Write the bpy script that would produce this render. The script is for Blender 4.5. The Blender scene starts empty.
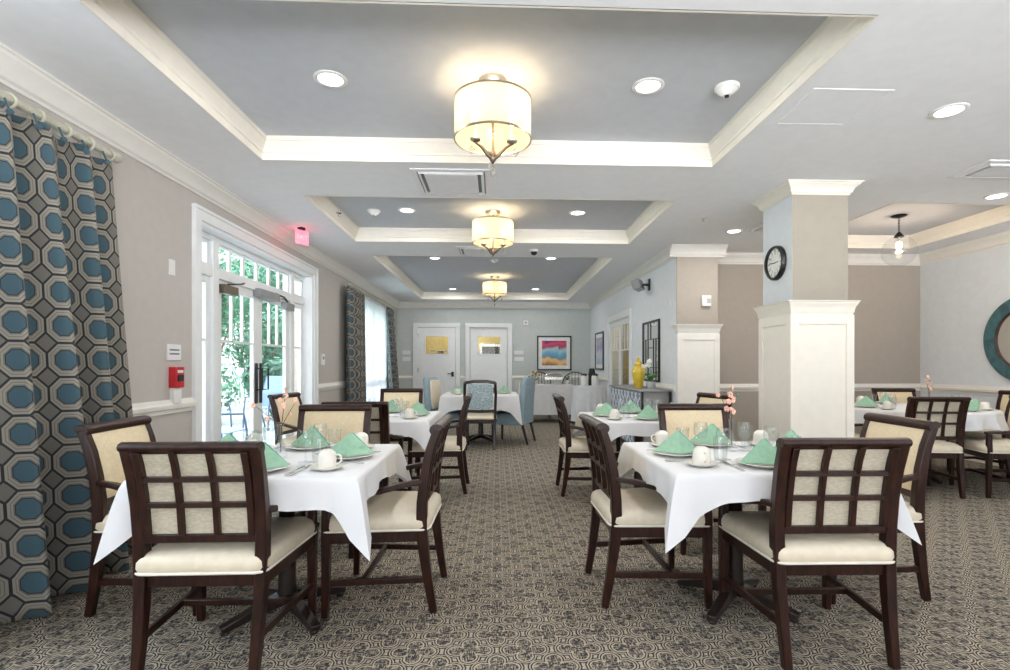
import bpy, math, random
from mathutils import Vector, Matrix
random.seed(7)
C = bpy.context.scene
COL = C.collection
PI = math.pi

# ---------------------------------------------------------------- node helpers
class NT:
    def __init__(s, tree):
        s.t = tree; s.n = tree.nodes; s.l = tree.links
    def put(s, sock, v):
        if hasattr(v, 'is_output'): s.l.new(v, sock)
        else: sock.default_value = v
    def math(s, op, a, b=0.0, c=0.0, clamp=False):
        n = s.n.new('ShaderNodeMath'); n.operation = op; n.use_clamp = clamp
        s.put(n.inputs[0], a); s.put(n.inputs[1], b)
        if op in ('MULTIPLY_ADD', 'SMOOTH_MIN', 'COMPARE'): s.put(n.inputs[2], c)
        return n.outputs[0]
    def add(s, a, b): return s.math('ADD', a, b)
    def sub(s, a, b): return s.math('SUBTRACT', a, b)
    def mul(s, a, b): return s.math('MULTIPLY', a, b)
    def mx(s, a, b): return s.math('MAXIMUM', a, b)
    def mn(s, a, b): return s.math('MINIMUM', a, b)
    def gt(s, a, b): return s.math('GREATER_THAN', a, b)
    def lt(s, a, b): return s.math('LESS_THAN', a, b)
    def step(s, a, e0, e1):
        n = s.n.new('ShaderNodeMapRange'); n.interpolation_type = 'SMOOTHSTEP'
        s.put(n.inputs[0], a); n.inputs[1].default_value = e0; n.inputs[2].default_value = e1
        return n.outputs[0]
    def band(s, a, lo, hi, soft=.01):
        return s.mul(s.step(a, lo - soft, lo + soft), s.sub(1.0, s.step(a, hi - soft, hi + soft)))
    def mix(s, f, a, b):
        n = s.n.new('ShaderNodeMix'); n.data_type = 'RGBA'
        s.put(n.inputs[0], f)
        for k, v in ((6, a), (7, b)):
            if hasattr(v, 'is_output'): s.l.new(v, n.inputs[k])
            else: n.inputs[k].default_value = (*v[:3], 1)
        return n.outputs[2]
    def coord(s, kind='Object'):
        return s.n.new('ShaderNodeTexCoord').outputs[kind]
    def sep(s, v):
        n = s.n.new('ShaderNodeSeparateXYZ'); s.l.new(v, n.inputs[0]); return n.outputs
    def scale(s, v, sc):
        n = s.n.new('ShaderNodeMapping'); s.l.new(v, n.inputs[0]); n.inputs[3].default_value = sc; return n.outputs[0]
    def noise(s, v, sc=5, det=2, rough=.5, dist=0):
        n = s.n.new('ShaderNodeTexNoise')
        if v is not None: s.l.new(v, n.inputs['Vector'])
        n.inputs['Scale'].default_value = sc; n.inputs['Detail'].default_value = det
        n.inputs['Roughness'].default_value = rough; n.inputs['Distortion'].default_value = dist
        return n.outputs[0]

MATS = {}
def newmat(name):
    m = bpy.data.materials.new(name); m.use_nodes = True
    t = NT(m.node_tree); b = t.n['Principled BSDF']; MATS[name] = m
    return m, t, b
def bump(t, b, h, strength=.3, dist=.002):
    n = t.n.new('ShaderNodeBump'); n.inputs['Strength'].default_value = strength; n.inputs['Distance'].default_value = dist
    t.l.new(h, n.inputs['Height']); t.l.new(n.outputs[0], b.inputs['Normal'])
def plain(name, col, rough=.5, metal=0, var=.06, nscale=12, bstr=0, bscale=200, spec=.5, coat=0, stretch=None, sheen=0):
    m, t, b = newmat(name)
    v = t.coord()
    if stretch: v = t.scale(v, stretch)
    f = t.noise(v, nscale, 3)
    a = [max(0, c * (1 - var)) for c in col]; c2 = [min(1, c * (1 + var)) for c in col]
    t.l.new(t.mix(t.step(f, .3, .7), a, c2), b.inputs['Base Color'])
    b.inputs['Roughness'].default_value = rough; b.inputs['Metallic'].default_value = metal
    b.inputs['Specular IOR Level'].default_value = spec
    if coat: b.inputs['Coat Weight'].default_value = coat; b.inputs['Coat Roughness'].default_value = .15
    if sheen: b.inputs['Sheen Weight'].default_value = sheen
    if bstr: bump(t, b, t.noise(v, bscale, 2), bstr)
    return m
def glow(name, col, strength):
    m, t, b = newmat(name)
    f = t.noise(t.coord(), 8, 1)
    t.l.new(t.mix(f, [c * .97 for c in col], col), b.inputs['Emission Color'])
    b.inputs['Base Color'].default_value = (*col, 1); b.inputs['Emission Strength'].default_value = strength
    return m
def clear(name, tint=(1, 1, 1), base=.06, rough=.02, edge=1.0):
    m, t, b = newmat(name); t.n.remove(b)
    out = t.n['Material Output']
    tr = t.n.new('ShaderNodeBsdfTransparent'); gl = t.n.new('ShaderNodeBsdfGlossy')
    f = t.noise(t.coord(), 3, 1)
    t.l.new(t.mix(f, [c * .985 for c in tint], tint), tr.inputs[0]); gl.inputs['Roughness'].default_value = rough
    lw = t.n.new('ShaderNodeLayerWeight'); lw.inputs[0].default_value = .25
    fac = t.math('MULTIPLY_ADD', t.math('POWER', lw.outputs['Facing'], 2.0), edge * .5, base, clamp=True)
    mx = t.n.new('ShaderNodeMixShader'); t.l.new(fac, mx.inputs[0]); t.l.new(tr.outputs[0], mx.inputs[1]); t.l.new(gl.outputs[0], mx.inputs[2])
    t.l.new(mx.outputs[0], out.inputs[0])
    return m
def sheer(name, col, transp, transl, emis=0, emcol=(1, .8, .5), stretch=(60, 60, 2)):
    m, t, b = newmat(name); t.n.remove(b); out = t.n['Material Output']
    f = t.noise(t.scale(t.coord(), stretch), 1, 2)
    c = t.mix(f, [x * .93 for x in col], col)
    d = t.n.new('ShaderNodeBsdfDiffuse'); tl = t.n.new('ShaderNodeBsdfTranslucent'); tp = t.n.new('ShaderNodeBsdfTransparent')
    t.l.new(c, d.inputs[0]); t.l.new(c, tl.inputs[0])
    m1 = t.n.new('ShaderNodeMixShader'); m1.inputs[0].default_value = transl
    t.l.new(d.outputs[0], m1.inputs[1]); t.l.new(tl.outputs[0], m1.inputs[2])
    m2 = t.n.new('ShaderNodeMixShader'); m2.inputs[0].default_value = transp
    t.l.new(m1.outputs[0], m2.inputs[1]); t.l.new(tp.outputs[0], m2.inputs[2])
    t.l.new(m2.outputs[0], out.inputs[0])
    return m

plain('ceiling_white', (.84, .85, .87), .9, var=.015, bstr=.05)
plain('tray_grey', (.57, .595, .64), .9, var=.02)
plain('wall_greige', (.52, .49, .46), .85, var=.02, bstr=.05)
plain('wall_beige', (.42, .375, .325), .85, var=.02, bstr=.05)
plain('wall_sage', (.56, .60, .585), .85, var=.02)
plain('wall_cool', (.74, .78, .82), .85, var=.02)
plain('trim_white', (.84, .82, .775), .45, var=.015)
plain('trim_cream', (.84, .80, .72), .5, var=.015)
plain('pillar_tan', (.37, .335, .28), .85, var=.02)
plain('door_white', (.84, .86, .87), .35, var=.015)
plain('wood', (.024, .007, .0042), .3, var=.5, nscale=9, stretch=(6, 6, 1), coat=.06, spec=.38)
plain('wood_dark', (.016, .009, .008), .3, var=.4, nscale=9, stretch=(6, 6, 1), coat=.3)
plain('cream_vinyl', (.74, .66, .52), .42, var=.04, nscale=30, bstr=.12, bscale=350)
plain('gold_vinyl', (.74, .62, .42), .5, var=.05, nscale=60, bstr=.12, bscale=300)
plain('weave', (.54, .49, .38), .8, var=.13, nscale=14, stretch=(4, 1, 12), bstr=.3, bscale=260)
plain('piping', (.80, .76, .68), .5)
plain('linen', (.72, .725, .745), .8, var=.02, nscale=6, bstr=.15, bscale=300)
plain('linen_bluish', (.74, .76, .80), .8, var=.03)  # slightly bluer linen colour
plain('china', (.76, .735, .67), .16, var=.02, coat=.3)
plain('napkin_green', (.28, .48, .34), .85, var=.07, nscale=40, bstr=.25, bscale=320)
plain('napkin_teal', (.12, .38, .33), .85, var=.07, nscale=40, bstr=.2)
plain('steel', (.62, .60, .57), .22, metal=1, var=.05)
plain('brushed', (.52, .47, .40), .35, metal=1, var=.06)
plain('bronze', (.16, .12, .09), .35, metal=.9, var=.1)
plain('black', (.012, .012, .014), .35, var=.2)
plain('black_iron', (.02, .02, .022), .4, metal=.6)
plain('white_plastic', (.82, .82, .80), .4, var=.01)
plain('rod_sage', (.52, .51, .42), .5, var=.1, nscale=40)
plain('red_alarm', (.55, .02, .03), .35, var=.04)
plain('petal', (.90, .52, .42), .7, var=.2, nscale=60)
plain('petal_white', (.88, .87, .83), .7, var=.05)
plain('leaf', (.07, .20, .05), .6, var=.35, nscale=20)
plain('leaf_out', (.07, .20, .115), .6, var=.5, nscale=4)
plain('leaf_pale', (.14, .28, .17), .6, var=.5, nscale=4)
plain('branch', (.10, .06, .035), .8)
plain('yellow_glaze', (.72, .52, .05), .2, var=.1, coat=.4)
plain('grey_pot', (.42, .42, .43), .5)
plain('cabinet_grey', (.30, .31, .31), .5, var=.05)
plain('blue_leather', (.27, .37, .43), .45, var=.08, nscale=20)
plain('teal_rim', (.045, .125, .145), .4, var=.3, nscale=14, coat=.2)
plain('rust_rim', (.06, .035, .025), .5, var=.4)
plain('patio', (.34, .34, .34), .9, var=.1, nscale=3)
plain('lawn', (.10, .22, .07), .9, var=.4, nscale=6)
plain('fence_white', (.80, .82, .84), .6, var=.03)
plain('patio_metal', (.10, .14, .20), .4, metal=.3)
plain('patio_sling', (.25, .35, .48), .7)
plain('vent_white', (.80, .80, .82), .45, var=.02)
plain('vent_dark', (.25, .26, .28), .6)
plain('brown_goods', (.24, .13, .07), .7, var=.3)
plain('kitchen_yellow', (.60, .52, .30), .8, var=.05)
plain('closer_brown', (.16, .13, .09), .35, metal=.5)
plain('closer_grey', (.30, .31, .32), .4, metal=.4)
plain('mat_paper', (.86, .86, .84), .8)
glow('lamp_lens', (1, .98, .93), 6.0)
glow('bulb', (1, .86, .6), 14.0)
glow('exit_pink', (1.0, .22, .30), 1.0)
clear('glassware', (.975, .985, .985), .05, .03, 1.1)
clear('pane', (.95, .98, .98), .04, .02, .5)
clear('globe_glass', (.98, .98, .98), .04, .02, .9)
clear('crystal', (.93, .93, .92), .25, .05, 1.0)
sheer('shade_fabric', (.86, .76, .54), .06, .6)
sheer('sheer_fabric', (.95, .96, .98), .42, .72)
m, t, b = newmat('mirror'); b.inputs['Metallic'].default_value = 1; b.inputs['Roughness'].default_value = .03
t.l.new(t.mix(t.noise(t.coord(), 2, 1), (.80, .82, .82), (.84, .85, .85)), b.inputs['Base Color'])

# brick beyond the door
m, t, b = newmat('brick')
br = t.n.new('ShaderNodeTexBrick'); t.l.new(t.coord(), br.inputs[0])
br.inputs['Scale'].default_value = 4; br.inputs['Color1'].default_value = (.52, .40, .33, 1); br.inputs['Color2'].default_value = (.62, .50, .42, 1)
br.inputs['Mortar'].default_value = (.6, .57, .53, 1)
mp = t.n.new('ShaderNodeMapping'); mp.inputs[2].default_value = (PI / 2, 0, 0); t.l.new(t.coord(), mp.inputs[0]); t.l.new(mp.outputs[0], br.inputs[0])
t.l.new(br.outputs[0], b.inputs['Base Color'])

# carpet: interlocking quatrefoils over cross-hatched yarn
m, t, b = newmat('carpet')
co = t.coord(); s = t.sep(co)
wob = t.mul(t.sub(t.noise(co, 60, 1), .5), .03)
x = t.add(t.mul(s[0], 1 / .235), wob); y = t.add(t.mul(s[1], 1 / .262), wob)
def fold(t, a): return t.math('ABSOLUTE', t.sub(t.math('FRACT', t.add(a, 100.5)), .5))
def quad(t, x, y):
    fx = fold(t, x); fy = fold(t, y)
    def ln(a, b): return t.math('SQRT', t.add(t.mul(a, a), t.mul(b, b)))
    return t.mn(t.mn(ln(t.sub(fx, .235), t.mul(fy, 1.12)), ln(t.mul(fx, 1.05), t.sub(fy, .185))), ln(fx, fy))
D = t.mn(quad(t, x, y), quad(t, t.add(x, .5), t.add(y, .5)))
h1 = t.noise(t.scale(co, (35, 190, 1)), 1, 1); h2 = t.noise(t.scale(co, (190, 35, 1)), 1, 1)
hat = t.mx(t.step(h1, .54, .62), t.step(h2, .54, .62))
fine = t.noise(co, 380, 1)
dark = (.042, .042, .046); mid = (.24, .21, .17); lite = (.56, .48, .365)
core = t.mix(t.mul(hat, .8), dark, lite); halo = t.mix(t.mul(hat, .3), lite, mid)
c = t.mix(t.step(D, .132, .142), core, lite)
c = t.mix(t.step(D, .160, .167), c, dark)
c = t.mix(t.step(D, .186, .193), c, lite)
c = t.mix(t.step(D, .208, .214), c, dark)
c = t.mix(t.step(D, .236, .243), c, halo)
c = t.mix(t.mul(t.step(fine, .42, .62), .35), c, dark)
t.l.new(c, b.inputs['Base Color']); b.inputs['Roughness'].default_value = .95; b.inputs['Specular IOR Level'].default_value = .15
bump(t, b, t.add(fine, t.mul(hat, .6)), .5, .004)

# curtain: concentric octagons with diamonds between
def curtain_mat(name, dim=.82):
    m, t, b = newmat(name)
    s = t.sep(t.coord('UV'))
    ax = fold(t, s[0]); ay = fold(t, s[1])
    o = t.mx(t.mx(ax, ay), t.mul(t.add(ax, ay), .7072))
    wv = t.noise(t.scale(t.coord('UV'), (60, 60, 1)), 1, 2)
    k = lambda *c: tuple(v * dim for v in c)
    blue = t.mix(wv, k(.035, .085, .115), k(.070, .145, .185))
    beige = t.mix(wv, k(.29, .27, .225), k(.40, .37, .31)); grey = t.mix(wv, k(.15, .14, .125), k(.22, .205, .18)); ink = k(.018, .020, .024)
    c = t.mix(t.step(o, .262, .268), blue, ink)
    c = t.mix(t.step(o, .288, .294), c, grey)
    c = t.mix(t.step(o, .325, .331), c, beige)
    c = t.mix(t.step(o, .378, .384), c, grey)
    c = t.mix(t.step(o, .400, .406), c, beige)
    c = t.mix(t.step(o, .462, .468), c, ink)
    dia = t.gt(t.add(ax, ay), .742)
    c = t.mix(dia, c, grey)
    t.l.new(c, b.inputs['Base Color']); b.inputs['Roughness'].default_value = .8; b.inputs['Sheen Weight'].default_value = .15
    bump(t, b, wv, .2)
    return m
curtain_mat('curtain_cloth')

# blue patterned upholstery
def pattern(name, c1, c2, sc):
    m, t, b = newmat(name)
    v = t.n.new('ShaderNodeTexVoronoi'); v.inputs['Scale'].default_value = sc; v.feature = 'DISTANCE_TO_EDGE'
    t.l.new(t.coord(), v.inputs['Vector'])
    t.l.new(t.mix(t.step(v.outputs[0], .05, .12), c1, c2), b.inputs['Base Color']); b.inputs['Roughness'].default_value = .7
    return m
pattern('blue_damask', (.52, .60, .62), (.28, .38, .44), 28)
# lattice front of the console
m, t, b = newmat('lattice')
s = t.sep(t.coord())
fx = fold(t, t.mul(t.add(s[1], s[2]), 5.0)); fy = fold(t, t.mul(t.sub(s[1], s[2]), 5.0))
c = t.mix(t.step(t.mx(fx, fy), .36, .40), (.20, .27, .38), (.70, .74, .78))
fz = t.mx(fold(t, t.mul(s[1], 2.2)), 0.0)
t.l.new(t.mix(t.step(fz, .46, .47), c, (.75, .78, .8)), b.inputs['Base Color']); b.inputs['Roughness'].default_value = .5
# sunset painting
def painting(name, stops, sc):
    m, t, b = newmat(name)
    co = t.coord('Generated'); s = t.sep(co)
    n = t.noise(t.scale(co, sc), 2.2, 3, .5, .6)
    r = t.n.new('ShaderNodeValToRGB')
    t.l.new(t.add(s[2], t.mul(t.sub(n, .5), .55)), r.inputs[0])
    e = r.color_ramp.elements
    while len(e) < len(stops): e.new(.5)
    for q, (p, c) in zip(e, stops): q.position = p; q.color = (*c, 1)
    t.l.new(r.outputs[0], b.inputs['Base Color']); b.inputs['Roughness'].default_value = .4
painting('art_sunset', [(0, (.35, .16, .08)), (.12, (.85, .45, .12)), (.25, (.80, .62, .30)), (.36, (.20, .25, .35)), (.5, (.12, .45, .65)), (.62, (.45, .60, .65)), (.74, (.30, .06, .12)), (.86, (.80, .05, .15)), (.97, (.12, .03, .15))], (1, 1, .7))
painting('art_blue', [(0, (.35, .45, .6)), (.4, (.6, .65, .72)), (.6, (.25, .3, .5)), (.8, (.55, .5, .6)), (1, (.3, .4, .6))], (1, 1, 1))

# ---------------------------------------------------------------- mesh helpers
class MB:
    def __init__(s): s.v = []; s.f = []; s.uv = None; s.mi = []; s.cur = 0
    def _add(s, vs, fs):
        o = len(s.v); s.v += [tuple(v) for v in vs]
        for f in fs: s.f.append(tuple(i + o for i in f)); s.mi.append(s.cur)
        return s
    def mat(s, i): s.cur = i; return s
    def box(s, x0, x1, y0, y1, z0, z1):
        vs = [(x, y, z) for z in (z0, z1) for y in (y0, y1) for x in (x0, x1)]
        return s._add(vs, [(0, 2, 3, 1), (4, 5, 7, 6), (0, 1, 5, 4), (2, 6, 7, 3), (0, 4, 6, 2), (1, 3, 7, 5)])
    def quad(s, a, b, c, d): return s._add([a, b, c, d], [(0, 1, 2, 3)])
    def rings(s, rs, cap0=True, cap1=True, closed=True):
        n = len(rs[0]); o = []; vs = []
        for r in rs: o.append(len(vs)); vs += r
        fs = []
        for k in range(len(rs) - 1):
            for i in range(n if closed else n - 1):
                j = (i + 1) % n
                fs.append((o[k] + i, o[k] + j, o[k + 1] + j, o[k + 1] + i))
        if cap0: fs.append(tuple(range(n - 1, -1, -1)))
        if cap1: fs.append(tuple(o[-1] + i for i in range(n)))
        return s._add(vs, fs)
    def lathe(s, prof, n=24, c=(0, 0, 0), cap0=True, cap1=True):
        return s.rings([[(c[0] + r * math.cos(2 * PI * i / n), c[1] + r * math.sin(2 * PI * i / n), c[2] + z) for i in range(n)] for r, z in prof], cap0, cap1)
    def tube(s, pts, rad, n=8, caps=True):
        pts = [Vector(p) for p in pts]; rs = []
        u = None
        for i, p in enumerate(pts):
            tg = (pts[min(i + 1, len(pts) - 1)] - pts[max(i - 1, 0)]).normalized()
            if u is None: u = tg.orthogonal().normalized()
            else: u = (u - tg * u.dot(tg)).normalized()
            w = tg.cross(u); r = rad[i] if isinstance(rad, (list, tuple)) else rad
            rs.append([tuple(p + u * (r * math.cos(2 * PI * k / n)) + w * (r * math.sin(2 * PI * k / n))) for k in range(n)])
        return s.rings(rs, caps, caps)
    def beam(s, pts, w, h, side=(1, 0, 0)):
        """rectangular bar along pts; w along side, h across"""
        pts = [Vector(p) for p in pts]; sd = Vector(side).normalized(); rs = []
        for i, p in enumerate(pts):
            tg = (pts[min(i + 1, len(pts) - 1)] - pts[max(i - 1, 0)]).normalized()
            up = tg.cross(sd).normalized(); s2 = up.cross(tg).normalized()
            ww = w[i] if isinstance(w, (list, tuple)) else w; hh = h[i] if isinstance(h, (list, tuple)) else h
            rs.append([tuple(p + s2 * (a * ww / 2) + up * (b * hh / 2)) for a, b in ((-1, -1), (1, -1), (1, 1), (-1, 1))])
        return s.rings(rs)
    def sphere(s, c, r, n=12, sz=1.0):
        m = max(4, n // 2)
        return s.lathe([(max(1e-4, r * math.sin(PI * k / m)), -r * sz * math.cos(PI * k / m)) for k in range(m + 1)], n, c)
    def build(s, name, mat, parent=None, smooth=False, bevel=0, uv=None, sharp=40, segs=2):
        me = bpy.data.meshes.new(name); me.from_pydata(s.v, [], s.f)
        ms = mat if isinstance(mat, (list, tuple)) else [mat]
        for q in ms: me.materials.append(MATS[q])
        if len(ms) > 1: me.polygons.foreach_set('material_index', s.mi)
        if uv:
            l = me.uv_layers.new(name='UVMap')
            for lp in me.loops: l.data[lp.index].uv = uv[lp.vertex_index]
        if smooth or bevel:
            me.polygons.foreach_set('use_smooth', [True] * len(me.polygons))
            me.set_sharp_from_angle(angle=math.radians(sharp))
        me.update()
        o = bpy.data.objects.new(name, me); COL.objects.link(o)
        if parent: o.parent = parent
        if bevel:
            b = o.modifiers.new('bevel', 'BEVEL'); b.width = bevel; b.segments = segs; b.limit_method = 'ANGLE'; b.angle_limit = math.radians(35)
        return o
def rrect(x0, x1, y0, y1, r, n=5):
    out = []
    for cx, cy, a in ((x1 - r, y0 + r, -90), (x1 - r, y1 - r, 0), (x0 + r, y1 - r, 90), (x0 + r, y0 + r, 180)):
        for k in range(n + 1):
            q = math.radians(a + 90 * k / n); out.append((cx + r * math.cos(q), cy + r * math.sin(q)))
    return out
def tag(o, label=None, cat=None, group=None, kind=None):
    if label: o['label'] = label
    if cat: o['category'] = cat
    if group: o['group'] = group
    if kind: o['kind'] = kind
    return o
def thing(name, label, cat, loc=(0, 0, 0), rz=0, group=None):
    o = bpy.data.objects.new(name, None); COL.objects.link(o); o.empty_display_size = .1
    o.location = loc; o.rotation_euler = (0, 0, rz)
    return tag(o, label, cat, group)
def struct(o, label=None, cat=None): return tag(o, label, cat, kind='structure')
KIDS = {}
def kids(o):
    if o.name not in KIDS: KIDS[o.name] = [c for c in bpy.data.objects if c.parent == o]
    return KIDS[o.name]
def dup(root, label, loc, rz=0, group=None, scale=None):
    def cp(o, par):
        c = o.copy(); COL.objects.link(c)
        if par is not None: c.parent = par
        for k in kids(o): cp(k, c)
        return c
    r = cp(root, None); r.location = loc; r.rotation_euler = (0, 0, rz)
    if scale: r.scale = scale
    r['label'] = label
    if group: r['group'] = group
    return r
class Proto:
    """first use hands out the object itself, later ones copy it"""
    def __init__(s, make): s.make = make; s.o = None
    def at(s, label, loc, rz=0, group=None):
        if s.o is None:
            s.o = s.make(); s.o.location = loc; s.o.rotation_euler = (0, 0, rz); s.o['label'] = label
            if group: s.o['group'] = group
            return s.o
        return dup(s.o, label, loc, rz, group)
def loop_mold(mb, x0, x1, y0, y1, prof):
    """profile of (inset, z) swept round a rectangle"""
    rs = [[(x0 + o, y0 + o, z), (x1 - o, y0 + o, z), (x1 - o, y1 - o, z), (x0 + o, y1 - o, z)] for o, z in prof]
    return mb.rings(rs, False, False)
def run_mold(mb, p0, p1, n, prof):
    """profile of (out, z) extruded from p0 to p1; n the outward direction"""
    a = [(p0[0] + n[0] * o, p0[1] + n[1] * o, z) for o, z in prof]; b = [(p1[0] + n[0] * o, p1[1] + n[1] * o, z) for o, z in prof]
    return mb.rings([a, b])
def crown(h, p, z):   # out, z list: small steps and a cove
    return [(0, z - h), (p * .12, z - h), (p * .14, z - h * .88), (p * .28, z - h * .80), (p * .34, z - h * .6), (p * .5, z - h * .40), (p * .74, z - h * .24), (p * .80, z - h * .20), (p * .84, z - h * .1), (p, z - h * .08), (p, z)]

# ---------------------------------------------------------------- setting
XL, XR, XI, YB, YG, YR = -2.5, 6.05, 2.36, 13.05, 7.2, -3.2
H, HT = 2.78, 2.94
TRAYS = [(-1.79, 1.70, 2.25, 4.03), (-1.79, 1.70, 4.86, 6.63), (-1.79, 1.70, 7.48, 12.36), (3.8, 5.52, 4.85, 6.75)]

struct(MB().box(XL - .2, XR + .2, YR - .2, YB + .2, -.1, 0).build('floor', 'carpet'), 'patterned grey and beige quatrefoil carpet over the whole dining room', 'floor')
# ceiling slab with four openings
mb = MB()
xs = sorted({XL - .2, XR + .2, *[v for a in TRAYS for v in a[:2]]}); ys = sorted({YR - .2, YB + .2, *[v for a in TRAYS for v in a[2:]]})
for i in range(len(xs) - 1):
    for j in range(len(ys) - 1):
        cx, cy = (xs[i] + xs[i + 1]) / 2, (ys[j] + ys[j + 1]) / 2
        if any(a[0] < cx < a[1] and a[2] < cy < a[3] for a in TRAYS): continue
        mb.quad((xs[i], ys[j], H), (xs[i], ys[j + 1], H), (xs[i + 1], ys[j + 1], H), (xs[i + 1], ys[j], H))
for x0, x1, y0, y1 in TRAYS:
    loop_mold(mb, x0, x1, y0, y1, [(0, H), (0, HT)])
    mb.mat(1).quad((x0, y0, HT), (x0, y1, HT), (x1, y1, HT), (x1, y0, HT)).mat(0)
struct(mb.build('ceiling', ['ceiling_white', 'tray_grey']), 'white ceiling with four recessed trays painted blue grey', 'ceiling')
for k, (x0, x1, y0, y1) in enumerate(TRAYS):
    mb = MB(); loop_mold(mb, x0, x1, y0, y1, [(.0, H - .004), (.012, H - .004), (.012, H + .045), (.022, H + .05), (.022, H + .065), (.034, H + .085), (.05, H + .108), (.058, H + .125), (.064, H + .128), (.066, HT - .001)])
    struct(mb.build('trim_%d' % (k + 1), 'trim_cream', smooth=True, sharp=25), 'cream crown moulding lining the recessed ceiling tray', 'moulding')

def wall_grid(mb, axis, plane, thick, a0, a1, z0, z1, holes):
    As = sorted({a0, a1, *[v for h in holes for v in h[:2]]}); Zs = sorted({z0, z1, *[v for h in holes for v in h[2:]]})
    for i in range(len(As) - 1):
        for j in range(len(Zs) - 1):
            ca, cz = (As[i] + As[i + 1]) / 2, (Zs[j] + Zs[j + 1]) / 2
            if any(h[0] < ca < h[1] and h[2] < cz < h[3] for h in holes): continue
            p, q = sorted((plane, plane + thick))
            if axis == 'x': mb.box(p, q, As[i], As[i + 1], Zs[j], Zs[j + 1])
            else: mb.box(As[i], As[i + 1], p, q, Zs[j], Zs[j + 1])
DY0, DY1, DZ = 4.48, 7.19, 2.44
wl = MB(); wall_grid(wl, 'x', XL, -.2, YR, YB, 0, H, [(DY0, DY1, 0, DZ), (.5, 2.75, .6, 2.4), (9.0, 11.8, .5, 2.42), (-2.7, 0, .6, 2.4)])
struct(wl.build('wall_left', 'wall_greige'), 'greige left wall with white double door and curtained windows', 'wall')
D1, D2 = (-1.99, -1.02), (-.69, .28)
wb = MB(); wall_grid(wb, 'y', YB, .12, XL, XI + .5, 0, H, [(D1[0], D1[1], 0, 2.17), (D2[0], D2[1], 0, 2.17)])
struct(wb.build('wall_back', 'wall_sage'), 'sage grey back wall with two white doors', 'wall')
wi = MB(); wall_grid(wi, 'x', XI, .2, 6.75, YB, 0, H, [(9.15, 10.85, 0, 2.1)])
struct(wi.build('wall_inner', 'wall_cool'), 'cool white inner wall with glazed doors and black mirror', 'wall')
struct(MB().box(XI + .2, 2.9, 6.75, YG, 0, H).build('wall_pier', 'wall_beige'), 'beige wall end above the white panelled pier', 'wall')
struct(MB().box(2.9, XR, YG, YG + .15, 0, H).build('wall_far', 'wall_beige'), 'beige far wall of the side dining bay', 'wall')
struct(MB().box(XR, XR + .15, YR, YG + .15, 0, H).build('wall_right', 'wall_cool'), 'pale grey right wall with the teal round mirror', 'wall')
wr = MB(); wall_grid(wr, 'y', YR, -.2, XL - .2, XR + .15, 0, H, [(-2.2, -.1, .35, 2.5), (.1, 2.2, .35, 2.5), (2.5, 5.8, .35, 2.5)])  # unseen wall; wide openings added to let fill light into the room
struct(wr.build('wall_rear', 'wall_greige'), 'greige rear wall behind the viewer, wide openings added for light', 'wall')
# pier face skin: tan above, white wainscot pier below
mb = MB(); mb.box(XI - .004, 2.905, 6.735, 6.75, 1.7, H)
struct(mb.build('trim_5', 'wall_beige'), 'greige upper face of the wall pier', 'trim')
def wainscot_base(mb, x0, x1, y0, y1, zt, faces):
    mb.box(x0, x1, y0, y1, 0, zt)
    loop_mold(mb, x0, x1, y0, y1, [(0, zt - .13)] + [(-o, z) for o, z in crown(.12, .045, zt)] + [(.06, zt)])
    mb.rings([rect for rect in [[(x0 - .045, y0 - .045, zt), (x1 + .045, y0 - .045, zt), (x1 + .045, y1 + .045, zt), (x0 - .045, y1 + .045, zt)]]], True, False)
    loop_mold(mb, x0, x1, y0, y1, [(0, 0), (-.014, 0), (-.014, .13), (0, .15)])
    st = .07; d = .012
    def fr(axis, pl, sgn, a0, a1):
        for (p, q, r, s2) in ((a0, a0 + st, .15, zt - .12), (a1 - st, a1, .15, zt - .12), (a0 + st, a1 - st, .15, .25), (a0 + st, a1 - st, zt - .2, zt - .12)):
            u, v = sorted((pl, pl + sgn * d))
            if axis == 'x': mb.box(u, v, p, q, r, s2)
            else: mb.box(p, q, u, v, r, s2)
    if 'f' in faces: fr('y', y0, -1, x0 - d, x1 + d)
    if 'l' in faces: fr('x', x0, -1, y0, y1)
    if 'r' in faces: fr('x', x1, 1, y0, y1)
mb = MB(); wainscot_base(mb, XI + .005, 2.90, 6.70, 6.80, 1.75, 'f')
struct(mb.build('trim_6', 'trim_white', bevel=.002), 'white panelled wainscot on the wall pier', 'wainscot')
CX0, CX1, CY0, CY1 = 2.53, 3.02, 4.36, 4.85
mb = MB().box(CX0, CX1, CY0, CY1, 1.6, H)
mb.mi[4] = 1  # left face coloured cooler and lighter to stand for daylight from the door side
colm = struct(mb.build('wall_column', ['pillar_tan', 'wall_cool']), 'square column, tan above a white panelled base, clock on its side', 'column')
mb = MB(); wainscot_base(mb, CX0 - .022, CX1 + .022, CY0 - .022, CY1 + .022, 1.77, 'flr')
mb.build('wainscot_base', 'trim_cream', colm, bevel=.002)
mb = MB(); loop_mold(mb, CX0, CX1, CY0, CY1, [(-o, z) for o, z in crown(.10, .085, H)])
mb.build('column_crown', 'trim_cream', colm, smooth=True, sharp=25)
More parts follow.
